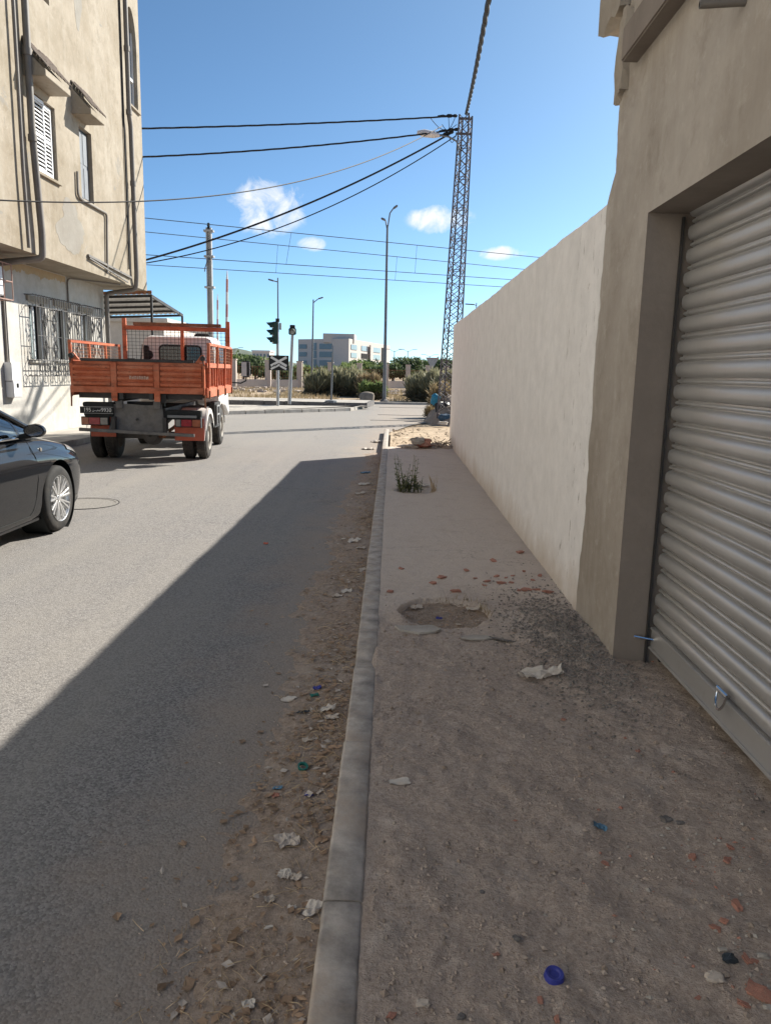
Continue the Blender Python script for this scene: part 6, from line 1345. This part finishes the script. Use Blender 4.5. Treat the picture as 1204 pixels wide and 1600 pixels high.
scatter('soil_clods', 'dirt', 1500, lambda r_: (lambda q: None if q is None or q[1] > 5 else (q[0], q[1], q[2], .004+.014*r_.random()**3))(on_pav(r_)), 43, peb)
scatter('brick_grit', 'brick_red', 320, lambda r_: on_pav2(r_) if r_.random() < .6 else on_pav(r_), 32, peb)
scatter('rubble_grit', 'kerb_far', 500, on_pav2, 33, peb)
def spill(r_):
    x = 1.05+r_.gauss(0, .17); y = 4.35+r_.gauss(0, .5)
    if x > 1.27 and not (y < 4.0 and x < 1.5): return None
    s_ = .004+.010*r_.random()**2; return x, y, pav_z(x, y)+s_*.25, s_
scatter('gravel_spill', 'gravel_dark', 5200, spill, 34, peb)
def in_gut(r_):
    y = .9+r_.random()**1.7*14; x = KX0-.01-abs(r_.gauss(0, .21))*(1 if y < 8 else .8)
    h_ = gut_h(x, y)
    if noise.noise(Vector((x*2.4, y*1.1, 2)))+r_.uniform(-.6, .6) < -.05: return None
    return x, y, max(0, h_)+.003, .004+.019*r_.random()**2.4
scatter('dead_leaves', 'dead_leaf', 7500, in_gut, 35, flake); scatter('pale_flakes', 'paper_grey', 1100, in_gut, 36, flake); scatter('dry_straw', 'straw', 3200, in_gut, 37, lambda m, r_, x, y, z, s_: twig(m, r_, x, y, z, .012))
def in_gut_p(r_):
    q = in_gut(r_)
    return None if q is None else (q[0]-.06+.1*r_.random(), q[1], max(0, gut_h(q[0], q[1]))+.001, .002+.006*r_.random()**3)
scatter('gutter_grit', 'pebble', 9000, in_gut_p, 38, peb)
def pitg(r_):
    a_ = r_.uniform(0, 6.28); d = PIT[2]*r_.random()**.5*.95; x, y = PIT[0]+d*math.cos(a_), PIT[1]+d*math.sin(a_); return x, y, .084+.03*max(0, d/.31-.45)+.003, .003+.010*r_.random()**2
scatter('pit_litter', 'dead_leaf', 420, pitg, 39, flake); scatter('pit_grit', 'pebble', 500, pitg, 40, peb)
def verge(r_):
    x = -.0+r_.random()**1.5*3; y = 16+r_.random()*6; return x, y, sand_z(x, y), .012+.05*r_.random()**4
scatter('verge_stones', 'sand', 900, verge, 41, peb)
# dry grass at the pit rim
m = MB(); r_ = random.Random(42)
for _ in range(170):
    a_ = r_.choice((r_.gauss(1.35, .35), r_.gauss(.35, .25))); d = PIT[2]*r_.uniform(.82, 1.02); x, y = PIT[0]+d*math.cos(a_), PIT[1]+d*math.sin(a_); h_ = r_.uniform(.02, .07)
    m.add([(x-.002, y, pav_z(x, y)-.004), (x+.002, y, pav_z(x, y)-.004), (x+r_.uniform(-.03, .03), y+r_.uniform(-.02, .02), pav_z(x, y)+h_)], [(0, 1, 2)])
kind(m.build('dry_grass_rim', 'leaf_dry'), 'stuff')
# weed growing out of the far pit
wp = pZ(642, 767, .10); wd_ = thing('thistle_weed', 'grey green thistle weed growing from broken hole in pavement', 'weed', wp); m = MB(); l_ = MB(); r_ = random.Random(50)
for k in range(24):
    th = r_.uniform(0, 6.28); h_ = r_.uniform(.15, .52); ln = r_.uniform(.1, .34); x0_, y0_ = wp.x+r_.gauss(0, .08)-.03, wp.y+r_.gauss(0, .05); pts = []
    for i in range(8): u = i/7; pts.append(Vector((x0_+math.cos(th)*ln*h_*u*1.3, y0_+math.sin(th)*ln*h_*u, .08+h_*u)))
    m.tube(pts, [.006*(1-u_/9) for u_ in range(8)], 5)
    for i in range(1, 8):
        for q in range(5 if i < 4 else 3):
            a_ = r_.uniform(0, 6.28); s_ = r_.uniform(.03, .09)*(1.3-i/8); d = Vector((math.cos(a_), math.sin(a_), r_.uniform(.2, .9))).normalized(); b_ = d.cross(Vector((0, 0, 1))).normalized(); p = pts[i]
            l_.add([p, p+d*s_*.5+b_*s_*.16, p+d*s_, p+d*s_*.5-b_*s_*.16], [(0, 1, 2, 3)])
m.build('stems', 'weed_green', wd_); l_.build('leaves', 'weed_green', wd_)
wp2 = pZ(678, 768, .10); wd2 = thing('dry_weed', 'small straw coloured dry weed beside white scrap in pavement hole', 'weed', wp2); m = MB()
for k in range(22):
    th = r_.uniform(0, 6.28); h_ = r_.uniform(.08, .26); m.tube([(wp2.x+r_.gauss(0, .03), wp2.y, .08), (wp2.x+math.cos(th)*h_*.35, wp2.y+math.sin(th)*h_*.3, .08+h_)], [.003, .001], 4)
m.build('stems', 'straw', wd2); scrap('paper_scrap', 'white paper scrap lying between thistle and dry weed', 661, 765, 24, 'paper_white', 80, .6, .25)
# rubble at the end of the pavement
RB = [(655, 697, 46, 'flap_red', 'flat red brown board on rubble at pavement end'), (640, 699, 34, 'paper_grey', 'grey pink board on rubble at pavement end'), (662, 690, 24, 'brick_red', 'red brick lump on top of rubble at pavement end'), (652, 688, 22, 'kerb_far', 'pale concrete lump on top of rubble at pavement end')]
m = MB(); rows = []
for i in range(24):
    row = []
    for j in range(34):
        x = .22+j*.032; y = 15.75+i*.045; d = math.hypot((x-.85)/.72, (y-16.2)/.5); row.append((x, y, .09+max(-.02, .10*(1-d*d)*(1+.8*fb(x, y, 3, 4))+.03*fb(x, y, 9, 3)*(d < 1.2))))
    rows.append(row)
m.grid(rows); kind(m.build('rubble_mound', 'dirt', smooth=True), 'stuff')
for i, (a, b_, w_, mt, lab) in enumerate(RB):
    p = pY(a, b_, 16.05); s_ = w_*16.1/F; m = MB(); chunk(m, (p.x, 16.0-.05*i, max(p.z, .16)), (s_*.8, .2, .06 if i < 2 else .14), i+2, 4, .3, .55); tag(m.build('rubble_piece', mt, at=(p.x, 16, .12)), lab, 'rubble')
m = MB(); r_ = random.Random(61)
for k in range(16):
    x = r_.uniform(.85, 1.28); y = r_.uniform(15.8, 16.6); m.tube([(x, y, .16), (x+r_.uniform(-.25, .25), y+r_.uniform(-.2, .2), .2+r_.random()*.14)], .008, 4)
kind(m.build('dry_twigs', 'bark'), 'stuff')
